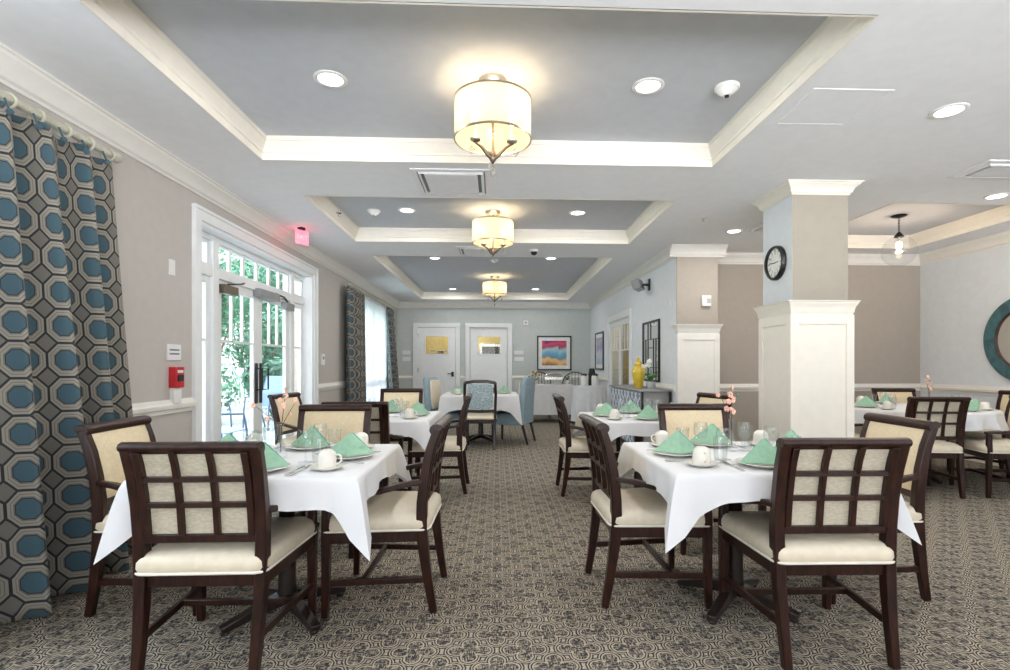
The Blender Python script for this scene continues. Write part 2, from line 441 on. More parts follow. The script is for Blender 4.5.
# crown mouldings, chair rails, baseboards
def side_runs(k0, segs, prof, nm, mat, lab, cat):
    for i, (p0, p1, n) in enumerate(segs):
        mb = MB(); run_mold(mb, p0, p1, n, prof)
        struct(mb.build(nm % (k0 + i), mat, smooth=True, sharp=25), lab[i] if isinstance(lab, list) else lab, cat)
cp = crown(.14, .105, H) + [(0, H)]
sides = [((XL, YR), (XL, YB), (1, 0)), ((XL, YB), (XI, YB), (0, -1)), ((XI, YB), (XI, 6.735), (-1, 0)), ((XI - .1, 6.735), (3.0, 6.735), (0, -1)), ((2.9, YG), (XR, YG), (0, -1)), ((XR, YG), (XR, YR), (-1, 0))]
side_runs(7, sides, cp, 'trim_%d', 'trim_white', ['white crown moulding along the %s' % w for w in ('left wall', 'back wall', 'inner wall', 'wall pier', 'beige far wall', 'right wall')], 'moulding')
rp = [(0, .85), (.012, .85), (.014, .875), (.03, .885), (.034, .90), (.034, .915), (.02, .925), (.012, .955), (0, .955)]
rails = [((XL, YR), (XL, DY0 - .11), (1, 0)), ((XL, DY1 + .11), (XL, YB), (1, 0)), ((XL, YB), (D1[0] - .1, YB), (0, -1)), ((D1[1] + .1, YB), (D2[0] - .1, YB), (0, -1)), ((D2[1] + .1, YB), (XI, YB), (0, -1)), ((XI, YB), (XI, 10.97), (-1, 0)), ((XI, 9.03), (XI, 6.8), (-1, 0)), ((2.9, YG), (XR, YG), (0, -1)), ((XR, YG), (XR, YR), (-1, 0))]
side_runs(13, rails, rp, 'trim_%d', 'trim_white', 'white chair rail moulding at waist height on the wall', 'chair rail')
bp = [(0, 0), (.016, 0), (.016, .11), (.006, .14), (0, .14)]
for (p0, p1, n), nm in zip(rails, ('left', 'left_far', 'back_left', 'back_middle', 'back_right', 'inner_far', 'inner', 'bay', 'right')):
    mb = MB(); run_mold(mb, p0, p1, n, bp); struct(mb.build('baseboard_' + nm, 'trim_white'), 'white baseboard at the foot of the wall', 'baseboard')

# glazed double door in the left wall
d = bpy.data.objects.new('door_1', None); COL.objects.link(d); struct(d, 'white double glass door with transom and sidelights in the left wall', 'door')
mb = MB()
for a, b_ in ((DY0 - .11, DY0), (DY1, DY1 + .11)): mb.box(XL - .002, XL + .022, a, b_, -.002, DZ + .098); mb.box(XL - .002, XL + .034, a + (-.004 if a < 5 else .088), a + (.022 if a < 5 else .114), -.001, DZ + .079)
mb.box(XL - .002, XL + .021, DY0 - .001, DY1 + .001, DZ, DZ + .1); mb.box(XL - .002, XL + .036, DY0 - .116, DY1 + .116, DZ + .08, DZ + .108)
mb.build('door_casing', 'door_white', d, bevel=.003)
FX0, FX1 = -2.70, -2.60   # frame depth
m1, m2 = 4.93, 6.74       # mullions
mb = MB(); mb.box(XL - .199, XL - .001, DY0 - .001, DY0 + .03, -.001, DZ + .001).box(XL - .199, XL - .001, DY1 - .03, DY1 + .001, -.001, DZ + .001).box(XL - .198, XL - .002, DY0, DY1, DZ - .03, DZ + .002)
for y in (m1, m2): mb.box(FX0, FX1, y - .05, y + .05, 0, DZ - .03)
mb.box(FX0 + .003, FX1 - .004, DY0 + .029, DY1 - .029, 2.03, 2.12).box(FX0 + .003, FX1 - .004, DY0 + .029, DY1 - .029, DZ - .08, DZ - .031)
mb.build('door_frame', 'door_white', d, bevel=.003)
def glazed(parent, name, y0, y1, z0, z1, vs=(), hs=(), st=.06, rb=.06, rt=.06, x=-2.65, th=.04, vz=None, mw=.012):
    mb = MB(); X0, X1 = x - th / 2, x + th / 2
    mb.box(X0, X1, y0, y0 + st, z0, z1).box(X0, X1, y1 - st, y1, z0, z1).box(X0, X1, y0 + st, y1 - st, z0, z0 + rb).box(X0, X1, y0 + st, y1 - st, z1 - rt, z1)
    for v in vs:
        a, b_ = vz or (z0 + rb, z1 - rt); mb.box(X0 + .006, X1 - .006, v - mw, v + mw, a, b_)
    for h in hs: mb.box(X0 + .006, X1 - .006, y0 + st, y1 - st, h - mw, h + mw)
    o = mb.build(name, 'door_white', parent, bevel=.002)
    MB().box(x - .003, x + .003, y0 + st, y1 - st, z0 + rb, z1 - rt).build('glass_pane', 'pane', o)
    return o
for a, b_ in ((DY0 + .03, m1 - .05), (m2 + .05, DY1 - .03)):
    glazed(d, 'sidelight', a, b_, .0, 2.03, st=.07, rb=.2, hs=(1.45,))
    glazed(d, 'transom_light', a, b_, 2.12, DZ - .08, st=.05, rb=.03, rt=.03)
ty0, ty1 = m1 + .05, m2 - .05
w = (ty1 - ty0)
glazed(d, 'transom', ty0, ty1, 2.12, DZ - .08, vs=[ty0 + w * q for q in (.16, .32, .5, .68, .84)], st=.03, rb=.02, rt=.02, mw=.022)
ym = (ty0 + ty1) / 2
for a, b_, sgn in ((ty0, ym - .003, 1), (ym + .003, ty1, -1)):
    ww = b_ - a
    lf = glazed(d, 'door_leaf', a, b_, .01, 2.03, vs=[a + .1 + (ww - .2) * q for q in (1 / 3, 2 / 3)], hs=(1.45,), st=.10, rb=.26, rt=.09, vz=(1.45, 1.94))
    yy = (b_ - .05) if sgn > 0 else (a + .05)
    MB().box(-2.628, -2.615, yy - .025, yy + .025, .80, 1.24).build('push_plate', 'black', lf, bevel=.002)
    MB().tube([(-2.62, yy - sgn * .02, 1.18), (-2.55, yy - sgn * .02, 1.18), (-2.55, yy - sgn * .02, .95), (-2.62, yy - sgn * .02, .95)], .009).build('pull_handle', 'black_iron', lf, smooth=True)
    yc = a + .14 if sgn > 0 else b_ - .14
    mb = MB(); mb.box(-2.63, -2.56, yc - .11, yc + .15, 1.90, 1.985)
    c_ = mb.build('door_closer', 'closer_brown' if sgn > 0 else 'closer_grey', lf, bevel=.006)
    MB().beam([(-2.59, yc, 1.995), (-2.55, yc + sgn * .2, 2.03), (-2.6, yc + sgn * .34, 2.06)], .022, .012, (1, 0, 0)).build('closer_arm', 'black_iron', c_)
MB().box(-2.63, -2.55, ym - .12, ym + .40, 1.965, 2.05).build('door_operator', 'closer_grey', d, bevel=.006)

# other windows
def window(n, x, y0, y1, z0, z1, lab, casing=True):
    w_ = bpy.data.objects.new('window_%d' % n, None); COL.objects.link(w_); struct(w_, lab, 'window')
    mb = MB(); s1 = .05
    mb.box(x - .12, x - .06, y0, y0 + s1, z0, z1).box(x - .12, x - .06, y1 - s1, y1, z0, z1).box(x - .12, x - .06, y0, y1, z0, z0 + s1).box(x - .12, x - .06, y0, y1, z1 - s1, z1)
    mb.box(x - .12, x - .06, (y0 + y1) / 2 - .03, (y0 + y1) / 2 + .03, z0, z1).box(x - .11, x - .07, y0, y1, (z0 + z1) / 2 - .02, (z0 + z1) / 2 + .02)
    mb.build('window_frame', 'door_white', w_, bevel=.003)
    MB().box(x - .093, x - .088, y0, y1, z0, z1).build('glass_pane', 'pane', w_)
    mb = MB(); mb.box(x, x + .02, y0 - .09, y0, z0 - .09, z1 + .09).box(x, x + .02, y1, y1 + .09, z0 - .09, z1 + .09).box(x, x + .02, y0, y1, z1, z1 + .09).box(x - .06, x + .05, y0 - .09, y1 + .09, z0 - .03, z0)
    mb.build('window_casing', 'door_white', w_, bevel=.003)
window(1, XL, .5, 2.75, .6, 2.4, 'left wall window behind the nearest patterned curtain')
window(2, XL, 9.0, 11.8, .5, 2.42, 'left wall window behind the sheer curtain')
window(3, XL, -2.7, 0, .6, 2.4, 'left wall window nearest the rear wall')

# kitchen behind the back wall, seen through the door lights
kx0, kx1, ky1 = -2.4, .7, YB + 2.4
mb = MB(); mb.quad((kx0, ky1, 0), (kx1, ky1, 0), (kx1, ky1, H), (kx0, ky1, H)).quad((kx0, YB + .12, 0), (kx0, ky1, 0), (kx0, ky1, H), (kx0, YB + .12, H)).quad((kx1, YB + .12, 0), (kx1, ky1, 0), (kx1, ky1, H), (kx1, YB + .12, H)).quad((kx0, YB + .12, H - .1), (kx1, YB + .12, H - .1), (kx1, ky1, H - .1), (kx0, ky1, H - .1)).quad((kx0, YB + .12, 0.001), (kx1, YB + .12, .001), (kx1, ky1, .001), (kx0, ky1, .001))
struct(mb.build('wall_kitchen', 'kitchen_yellow'), 'yellow kitchen walls seen through the small door windows', 'wall')
def pointlight(name, loc, power, col, r=.03, parent=None):
    l = bpy.data.lights.new(name, 'POINT'); l.energy = power; l.color = col; l.shadow_soft_size = r
    o = bpy.data.objects.new(name, l); COL.objects.link(o); o.location = loc
    if parent: o.parent = parent
    return o
pointlight('kitchen_light', (-.8, YB + 1.2, 2.4), 60, (1, .86, .6), .1)
tb = thing('kitchen_counter', 'stainless kitchen counter glimpsed through the left door window', 'counter', (-1.4, YB + 1.9, 0))
MB().box(-.6, .6, -.3, .3, .9, .94).build('worktop', 'steel', tb, bevel=.004); MB().box(-.58, .58, -.28, .28, .0, .9).build('body', 'cabinet_grey', tb); MB().box(-.5, .6, -.05, .25, 1.62, 1.65).build('upper_shelf', 'steel', tb); MB().box(.2, .35, -.0, .2, 1.65, 1.80).box(-.3, -.15, 0, .2, .94, 1.62).build('shelf_boxes', 'cabinet_grey', tb)
tb = thing('kitchen_oven', 'dark kitchen oven glimpsed through the right door window', 'oven', (-.1, YB + 1.9, 0))
MB().box(-.4, .25, -.3, .3, 0, 1.82).build('body', 'steel', tb, bevel=.01); MB().box(-.32, .18, -.31, -.3, 1.5, 1.74).build('oven_window', 'black', tb)

for n, (a, b_) in ((2, D1), (3, D2)):
    dd = bpy.data.objects.new('door_%d' % n, None); COL.objects.link(dd)
    struct(dd, 'white back wall door with small window, ' + ('left of the pair with visible hinges and lever' if n == 2 else 'right of the pair set deeper in its frame'), 'door')
    mb = MB()
    for p, q in ((a - .10, a), (b_, b_ + .10)): mb.box(p, q, YB - .02, YB, 0, 2.17); mb.box(p if p < a - .01 else q - .02, (p + .02) if p < a - .01 else q, YB - .03, YB, 0, 2.27)
    mb.box(a - .10, b_ + .10, YB - .02, YB, 2.17, 2.27).box(a, a + .015, YB, YB + .12, 0, 2.17).box(b_ - .015, b_, YB, YB + .12, 0, 2.17).box(a, b_, YB, YB + .12, 2.155, 2.17)
    mb.build('door_casing', 'door_white', dd, bevel=.003)
    yy = YB + (.01 if n == 2 else .08)
    x0, x1 = a + .02, b_ - .02; wx0, wx1, wz0, wz1 = x0 + .19, x1 - .18, 1.50, 1.93
    mb = MB(); mb.box(x0, wx0, yy, yy + .04, .01, 2.15).box(wx1, x1, yy, yy + .04, .01, 2.15).box(wx0, wx1, yy, yy + .04, .01, wz0).box(wx0, wx1, yy, yy + .04, wz1, 2.15)
    for q in range(1, 6): xx = wx0 - .06 + (wx1 - wx0 + .12) * q / 6; mb.box(xx - .004, xx + .004, yy - .003, yy, .2, wz0 - .1)
    mb.box(wx0 - .03, wx0, yy - .01, yy, wz0 - .03, wz1 + .03).box(wx1, wx1 + .03, yy - .01, yy, wz0 - .03, wz1 + .03).box(wx0, wx1, yy - .01, yy, wz0 - .03, wz0).box(wx0, wx1, yy - .01, yy, wz1, wz1 + .03)
    lf = mb.build('door_leaf', 'door_white', dd, bevel=.002)
    MB().box(wx0, wx1, yy + .015, yy + .02, wz0, wz1).build('glass_pane', 'pane', lf)
    if n == 2:
        for z in (.25, 1.1, 1.95): MB().box(x0 - .012, x0 + .012, yy - .012, yy, z - .05, z + .05).build('hinge', 'steel', lf)
        MB().box(x1 - .10, x1 - .04, yy - .03, yy, .93, 1.05).tube([(x1 - .07, yy - .03, 1.0), (x1 - .07, yy - .06, 1.0), (x1 - .19, yy - .06, 1.0)], .011).build('lever_handle', 'black_iron', lf, smooth=True)
# glazed doors in the inner wall with a pantry behind
dd = bpy.data.objects.new('door_4', None); COL.objects.link(dd); struct(dd, 'white glazed double doors in the inner wall showing shelves behind', 'door')
mb = MB(); mb.box(XI - .022, XI, 9.03, 9.15, 0, 2.22).box(XI - .022, XI, 10.85, 10.97, 0, 2.22).box(XI - .022, XI, 9.15, 10.85, 2.1, 2.22)
mb.box(XI, XI + .2, 9.15, 9.17, 0, 2.1).box(XI, XI + .2, 10.83, 10.85, 0, 2.1).box(XI, XI + .2, 9.15, 10.85, 2.08, 2.1); mb.build('door_casing', 'door_white', dd, bevel=.003)
for a, b_ in ((9.17, 9.998), (10.002, 10.83)):
    glazed(dd, 'door_leaf', a, b_, .01, 2.08, vs=[a + .09 + (b_ - a - .18) * q for q in (1 / 3, 2 / 3)], hs=(1.5,), st=.09, rb=.75, rt=.09, x=XI + .04, vz=(1.5, 1.99))
mb = MB(); X0, X1, Y0, Y1 = XI + .2, XI + 1.6, 8.9, 11.2
mb.quad((X1, Y0, 0), (X1, Y1, 0), (X1, Y1, H), (X1, Y0, H)).quad((X0, Y1, 0), (X1, Y1, 0), (X1, Y1, H), (X0, Y1, H)).quad((X0, Y0, 0), (X1, Y0, 0), (X1, Y0, H), (X0, Y0, H)).quad((X0, Y0, 2.6), (X1, Y0, 2.6), (X1, Y1, 2.6), (X0, Y1, 2.6))
struct(mb.build('wall_pantry', 'kitchen_yellow'), 'pantry walls behind the glazed inner doors', 'wall')
pointlight('pantry_light', (XI + .7, 10.0, 2.4), 14, (1, .85, .65), .1)
sh = thing('pantry_shelf', 'wooden shelves behind the glazed inner doors', 'shelf', (XI + .9, 10.0, 0))
for z in (.6, .95, 1.3, 1.65): MB().box(-.2, .2, -1.0, 1.0, z, z + .03).build('shelf_board', 'brown_goods', sh)
MB().box(-.2, -.17, -1.0, -.97, 0, 1.9).box(-.2, -.17, .97, 1.0, 0, 1.9).box(.17, .2, -1, -.97, 0, 1.9).box(.17, .2, .97, 1.0, 0, 1.9).build('shelf_upright', 'brown_goods', sh)

def text(name, body, size, mat, parent, loc, rot, ext=0):
    f = bpy.data.curves.new(name, 'FONT'); f.body = body; f.size = size; f.align_x = 'CENTER'; f.align_y = 'CENTER'; f.extrude = ext
    tmp = bpy.data.objects.new('tmp', f); COL.objects.link(tmp)
    me = bpy.data.meshes.new_from_object(tmp.evaluated_get(bpy.context.evaluated_depsgraph_get()))
    bpy.data.objects.remove(tmp); me.materials.clear(); me.materials.append(MATS[mat])
    o = bpy.data.objects.new(name, me); COL.objects.link(o); o.parent = parent; o.location = loc; o.rotation_euler = rot
    return o
# ---------------------------------------------------------------- ceiling fixtures
def can_proto():
    t_ = thing('ceiling_downlight', '', 'ceiling light')
    MB().lathe([(.073, -.001), (.073, -.006), (.092, -.008), (.098, -.004), (.098, 0)], 32, cap0=False, cap1=False).build('trim_ring', 'white_plastic', t_, smooth=True)
    MB().lathe([(.001, -.001), (.074, -.001)], 32, cap0=False, cap1=False).build('lamp_lens', 'lamp_lens', t_)
    l = bpy.data.lights.new('downlight', 'AREA'); l.shape = 'DISK'; l.size = .13; l.energy = CANW; l.color = (1, .97, .92)
    lo = bpy.data.objects.new('downlight', l); COL.objects.link(lo); lo.parent = t_; lo.location = (0, 0, -.012)
    return t_
CANW = 12.5
can = Proto(can_proto)
for x, y, z, lab in ((-1.0, 3.17, HT, 'left of the nearest drum chandelier in the first tray'), (.93, 3.17, HT, 'right of the nearest drum chandelier in the first tray'),
                     (-1.0, 5.82, HT, 'left of the chandelier in the second tray'), (.91, 5.84, HT, 'right of the chandelier in the second tray'),
                     (-1.0, 8.4, HT, 'at the near left of the third tray'), (.87, 8.35, HT, 'at the near right of the third tray'),
                     (-1.0, 11.8, HT, 'at the far left of the third tray'), (.87, 11.75, HT, 'at the far right of the third tray'),
                     (2.77, 3.08, H, 'in the flat ceiling right of the access panel'), (2.76, 5.95, H, 'in the flat ceiling left of the column top'),
                     (4.61, 4.62, H, 'in front of the tray with the globe pendant')):
    can.at('round white recessed downlight ' + lab, (x, y, z), 0, 'recessed ceiling downlights')

def drum(lab, loc, power):
    t_ = thing('drum_chandelier', lab, 'chandelier', loc, 0, 'drum shade chandeliers')
    MB().lathe([(.085, 0), (.085, -.012), (.075, -.035), (.02, -.045), (.012, -.05)], 32).build('ceiling_canopy', 'brushed', t_, smooth=True)
    MB().lathe([(.009, -.05), (.009, -.43), (.016, -.44), (.024, -.455), (.02, -.48), (.006, -.50), (.001, -.505)], 16).build('stem', 'bronze', t_, smooth=True)
    R, zt, zb = .23, -.125, -.355
    MB().lathe([(R, zb), (R, zt)], 64, cap0=False, cap1=False).build('lamp_shade', 'shade_fabric', t_, smooth=True)
    for z in (zb, zt):
        MB().lathe([(R - .003, z - .006), (R + .004, z - .006), (R + .004, z + .006), (R - .003, z + .006), (R - .003, z - .006)], 64, cap0=False, cap1=False).build('shade_band', 'brushed', t_, smooth=True)
    mb = MB()
    for k in range(3):
        a = k * 2 * PI / 3; mb.tube([(0, 0, zt), (R * math.cos(a), R * math.sin(a), zt)], .003, 6)
    mb.build('spider', 'brushed', t_)
    for k in range(3):
        a = math.radians(-25 + 120 * k); ca, sa = math.cos(a), math.sin(a)
        arm = MB().tube([(r * ca, r * sa, z) for r, z in ((.01, -.47), (.04, -.455), (.08, -.42), (.12, -.405), (.135, -.40))], [.013, .012, .010, .008, .008], 8).build('arm', 'bronze', t_, smooth=True)
        c_ = (.125 * ca, .125 * sa, 0)
        MB().lathe([(.006, -.405), (.030, -.392), (.032, -.383), (.010, -.380)], 16, c_).build('drip_pan', 'brushed', arm, smooth=True)
        MB().lathe([(.009, -.385), (.009, -.30)], 12, c_).build('candle_sleeve', 'trim_cream', arm, smooth=True)
        MB().sphere((c_[0], c_[1], -.265), .021, 12, 1.6).build('bulb', 'bulb', arm, smooth=True)
        MB().lathe([(.001, -.41), (.004, -.43), (.018, -.447), (.020, -.463), (.001, -.485)], 8, (.15 * ca, .15 * sa, 0)).build('crystal_drop', 'crystal', arm)
        pointlight('candle_light', (c_[0] * 1.0, c_[1] * 1.0, -.225), power, (1, .74, .42), .03, t_)
    # small crystal chain at the very bottom
    MB().lathe([(.001, -.508), (.008, -.515), (.008, -.522), (.003, -.53), (.018, -.550), (.014, -.57), (.001, -.582)], 8).build('crystal_drop', 'crystal', t_)
    return t_
for y, lab, pw in ((3.15, 'nearest fabric drum chandelier with candle arms and crystal drops', 2.4), (5.83, 'middle fabric drum chandelier in the second ceiling tray', 2.4), (10.1, 'farthest and smallest looking drum chandelier in the third tray', 2.4)):
    drum(lab, (-.025 if y < 4 else -.045, y, HT), pw)

# globe pendant
p_ = thing('globe_pendant', 'clear glass globe pendant on a black chain in the right tray', 'pendant light', (4.62, 5.8, HT))
MB().lathe([(.075, 0), (.075, -.012), (.05, -.022), (.012, -.03)], 32).build('ceiling_canopy', 'black_iron', p_, smooth=True)
mb = MB()
for k in range(5):
    z = -.045 - k * .032; a = k * PI / 2
    mb.tube([(.009 * math.cos(q) * math.cos(a), .009 * math.cos(q) * math.sin(a), z + .02 * math.sin(q)) for q in [i * PI / 5 for i in range(11)]], .0028, 6)
mb.build('chain', 'black_iron', p_, smooth=True)
MB().lathe([(.008, -.19), (.02, -.2), (.045, -.232), (.05, -.245), (.05, -.25), (.001, -.25)], 24).build('cap', 'black_iron', p_, smooth=True)
MB().lathe([(.175 * math.sin(q), -.41 + .175 * math.cos(q)) for q in [math.radians(17 + i * 163 / 20) for i in range(20)]] + [(.001, -.585)], 40, cap0=False, cap1=False).build('glass_globe', 'globe_glass', p_, smooth=True)
MB().lathe([(.012, -.25), (.014, -.29), (.012, -.30)], 12).build('bulb_socket', 'brushed', p_, smooth=True)
MB().sphere((0, 0, -.345), .032, 14, 1.4).build('bulb', 'bulb', p_, smooth=True)
pointlight('pendant_light', (0, 0, -.40), 17, (1, .76, .54), .03, p_)

def detector(lab, loc, r=.07, dark=False):
    t_ = thing('smoke_detector', lab, 'detector', loc, 0)
    MB().lathe([(r, 0), (r, -.012), (r * .93, -.02)], 28).build('base_ring', 'white_plastic', t_, smooth=True)
    MB().lathe([(r * .85, -.02), (r * .72, -.034), (r * .4, -.05), (r * .35, -.055)], 28).build('cover', 'white_plastic', t_, smooth=True)
    MB().lathe([(r * .18, -.055), (r * .18, -.064), (.001, -.066)], 12).build('sensor', 'black' if dark else 'vent_dark', t_)
detector('white round smoke detector near the right edge of the first tray', (1.42, 3.16, HT), .075, True)
detector('flat white round detector beside the left downlight of the second tray', (-1.37, 5.85, HT))
detector('small white detector between the second and third chandeliers', (-.05, 8.5, HT))
cm = thing('ceiling_camera', 'small black dome camera on the ceiling between second and third trays', 'camera', (.5, 7.03, H))
MB().lathe([(.06, 0), (.06, -.025), (.05, -.03)], 24).build('base', 'white_plastic', cm, smooth=True); MB().lathe([(.045, -.03), (.04, -.055), (.02, -.072), (.001, -.076)], 20).build('dome', 'black', cm, smooth=True)
def diffuser(lab, x0, x1, y0, y1, dark=False):
    t_ = thing('ceiling_vent', lab, 'vent', ((x0 + x1) / 2, (y0 + y1) / 2, H)); a, b_ = (x1 - x0) / 2, (y1 - y0) / 2
    mb = MB(); loop_mold(mb, -a, a, -b_, b_, [(0, 0), (0, -.008), (.035, -.012), (.04, 0)]); mb.build('outer_frame', 'vent_white', t_)
    mb = MB()
    for k in (0,): o = .06 + .05 * k; loop_mold(mb, -a + o, a - o, -b_ + o, b_ - o, [(-.012, -.002), (.0, -.022 + .004 * k), (.012, -.018), (.004, -.002)])
    mb.build('louvre', 'vent_white', t_)
    MB().box(-a + .10, a - .10, -b_ + .09, b_ - .09, -.020, -.010).build('centre_panel', 'vent_white', t_)
    MB().box(-a + .04, a - .04, -b_ + .04, b_ - .04, -.002, 0).build('throat', 'vent_dark', t_)
diffuser('square white ceiling air diffuser between the first and second trays', -.69, -.06, 4.15, 4.77)
diffuser('square ceiling diffuser between second and third trays, seen edge on', -.55, .0, 6.85, 7.4)
diffuser('square ceiling diffuser above the right side tables', 3.74, 4.36, 3.80, 4.18)
diffuser('ceiling diffuser behind the column top', 2.88, 3.5, 5.35, 5.95)
ac = thing('access_panel', 'flush square ceiling access panel right of the first tray', 'panel', (2.02, 3.08, H))
mb = MB(); loop_mold(mb, -.235, .235, -.22, .22, [(0, 0), (0, -.003), (.022, -.003), (.022, 0)]); mb.build('panel_frame', 'ceiling_white', ac); MB().box(-.21, .21, -.195, .195, -.002, 0).build('panel_door', 'ceiling_white', ac)
for x, y, lab in ((-1.62, 5.4, 'tiny chrome sprinkler head left of the second tray'), (2.2, 5.45, 'tiny chrome sprinkler head right of the second tray')):
    s_ = thing('ceiling_sprinkler', lab, 'sprinkler', (x, y, H)); MB().lathe([(.03, 0), (.028, -.006), (.008, -.01)], 16).build('escutcheon', 'steel', s_, smooth=True); MB().lathe([(.005, -.01), (.005, -.03), (.014, -.032), (.001, -.034)], 12).build('deflector', 'steel', s_, smooth=True)
ex = thing('exit_sign', 'pink red glowing exit sign hanging from the ceiling by the glass door', 'sign', (-2.22, 6.0, H), math.radians(62))
MB().box(-.03, .03, -.03, .03, -.03, 0).build('canopy', 'black', ex); MB().box(-.085, .10, -.006, .006, -.19, -.03).build('sign_panel', 'exit_pink', ex, bevel=.003)
text('sign_text', 'EXIT', .075, 'white_plastic', ex, (.007, -.0075, -.11), (PI / 2, 0, 0), .001)
pointlight('exit_glow', (0, .0, -.1), .9, (1, .08, .12), .05, ex)

# ---------------------------------------------------------------- wall devices
def wallbox(name, lab, cat, loc, rz, parts):
    t_ = thing(name, lab, cat, loc, rz)
    for pn, mt, (x0, x1, y0, y1, z0, z1) in parts: MB().box(x0, x1, y0, y1, z0, z1).build(pn, mt, t_, bevel=min(.004, (y1 - y0) * .3))
    return t_
RL = PI / 2     # local -Y looks to +X
# local frame: x along the wall, -y into the room
wallbox('fire_alarm_pull', 'red fire alarm pull station on white box left of the glass door', 'fire alarm', (XL, 4.12, 1.045), RL, [('back_box', 'white_plastic', (-.045, .045, -.04, 0, -.12, .0)), ('alarm_body', 'red_alarm', (-.055, .055, -.055, 0, 0, .16)), ('pull_handle', 'black', (-.035, .035, -.063, -.055, .05, .10)), ('front_strip', 'white_plastic', (-.035, .035, -.058, -.055, .115, .135))])
si = wallbox('wall_sign', 'small pale notice plaque above the red fire alarm', 'sign', (XL, 4.12, 1.255), RL, [('plaque', 'vent_white', (-.085, .085, -.012, 0, 0, .125))])
mb = MB()
for r in range(2):
    for k in range(9): mb.box(-.06 + k * .0135, -.06 + k * .0135 + .008, -.0135, -.012, .075 - r * .03, .087 - r * .03)
mb.build('lettering', 'black', si)
wallbox('light_switch', 'white rocker wall switch high up left of the door casing', 'switch', (XL, 4.1, 1.97), RL, [('switch_plate', 'white_plastic', (-.036, .036, -.008, 0, -.06, .06)), ('rocker', 'white_plastic', (-.016, .016, -.013, -.008, -.033, .033))])
wallbox('wall_thermostat', 'small wall thermostat between glass door and far curtain', 'thermostat', (XL, 7.55, 1.30), RL, [('body', 'white_plastic', (-.06, .06, -.02, 0, -.08, .08)), ('screen', 'vent_dark', (-.03, .03, -.023, -.02, .0, .04))])
wallbox('mounted_strobe', 'white fire strobe on the beige wall pier', 'strobe', (2.74, 6.735, 2.06), 0, [('body', 'white_plastic', (-.06, .06, -.04, 0, -.07, .07)), ('strobe_lens', 'crystal', (.0, .05, -.055, -.04, -.03, .03))])
wallbox('wall_sensor', 'small white sensor high on the back wall right of the doors', 'sensor', (.72, YB, 2.28), 0, [('body', 'white_plastic', (-.06, .06, -.05, 0, -.06, .06)), ('lens', 'vent_dark', (-.02, .02, -.055, -.05, -.02, .02))])
wallbox('room_sign', 'small pale sign beside the right back door', 'sign', (.55, YB, 1.40), 0, [('plaque', 'vent_white', (-.12, .12, -.01, 0, .08, .18)), ('lower_plaque', 'vent_white', (-.12, .12, -.01, 0, -.08, .02))])
wallbox('room_sign', 'small pale sign on the back wall beside the far curtain', 'sign', (-2.25, YB, 1.40), 0, [('plaque', 'vent_white', (-.10, .10, -.01, 0, .08, .18)), ('lower_plaque', 'vent_white', (-.10, .10, -.01, 0, -.08, .02))])
wallbox('wall_switch', 'small white switch plate on the inner wall near the pier', 'switch', (XI, 6.95, 2.05), -RL, [('switch_plate', 'white_plastic', (-.05, .05, -.01, 0, -.06, .06)), ('toggle', 'white_plastic', (-.008, .008, -.02, -.01, -.012, .012))])
sp = thing('wall_speaker', 'grey box speaker on a bracket high on the inner wall', 'speaker', (XI, 7.95, 2.46), -RL)
MB().box(-.03, .03, -.02, 0, -.09, .09).tube([(0, -.02, .0), (0, -.10, .0), (-.1, -.12, 0)], .02).build('bracket', 'black_iron', sp, smooth=True)
o = MB().box(-.15, .15, -.06, .06, -.075, .075).build('speaker_box', 'cabinet_grey', sp, bevel=.01); o.location = (-.05, -.17, 0); o.rotation_euler = (.3, 0, -.5)
o2 = MB().box(-.13, .13, -.067, -.06, -.06, .06).build('grille', 'vent_dark', o)

# clock on the left face of the column
ck = thing('wall_clock', 'round black rimmed wall clock on the side of the column', 'clock', (CX0, 4.60, 2.14), -RL)
def disk_y(mb, prof, n=48):
    return mb.rings([[(r * math.cos(2 * PI * i / n), -z, r * math.sin(2 * PI * i / n)) for i in range(n)] for r, z in prof], False, False)
disk_y(MB(), [(.155, 0), (.155, .03), (.145, .045), (.132, .04), (.13, .02)]).build('clock_rim', 'black', ck, smooth=True)
disk_y(MB(), [(.131, .02), (.001, .02)]).build('clock_face', 'mat_paper', ck)
mb = MB()
for k in range(12):
    a = k * PI / 6; mb.beam([(.105 * math.sin(a), -.0215, .105 * math.cos(a)), (.122 * math.sin(a), -.0215, .122 * math.cos(a))], .002, .006, (0, 1, 0))
mb.build('hour_marks', 'black', ck)
for k in range(1, 13): text('numeral', str(k), .03, 'black', ck, (.088 * math.sin(k * PI / 6), -.0215, .088 * math.cos(k * PI / 6)), (PI / 2, 0, 0))
for nm, a, L in (('hour_hand', 85, .062), ('minute_hand', 275, .095)):
    q = math.radians(a); MB().beam([(-.012 * math.sin(q), -.026, -.012 * math.cos(q)), (L * math.sin(q), -.026, L * math.cos(q))], .002, .007, (0, 1, 0)).build(nm, 'black', ck)

# teal round mirror on the right wall
mr = thing('round_mirror', 'round wall mirror with a wide distressed teal rim', 'mirror', (XR, 5.69, 1.52), -RL)
disk_y(MB(), [(.51, 0), (.51, .03), (.495, .05), (.47, .055), (.40, .045), (.36, .04)], 72).build('teal_frame', 'teal_rim', mr, smooth=True)
disk_y(MB(), [(.364, .03), (.360, .046), (.354, .048), (.347, .04), (.345, .02)], 72).build('inner_rim', 'rust_rim', mr, smooth=True)
disk_y(MB(), [(.352, .025), (.001, .025)], 72).build('mirror_glass', 'mirror', mr)
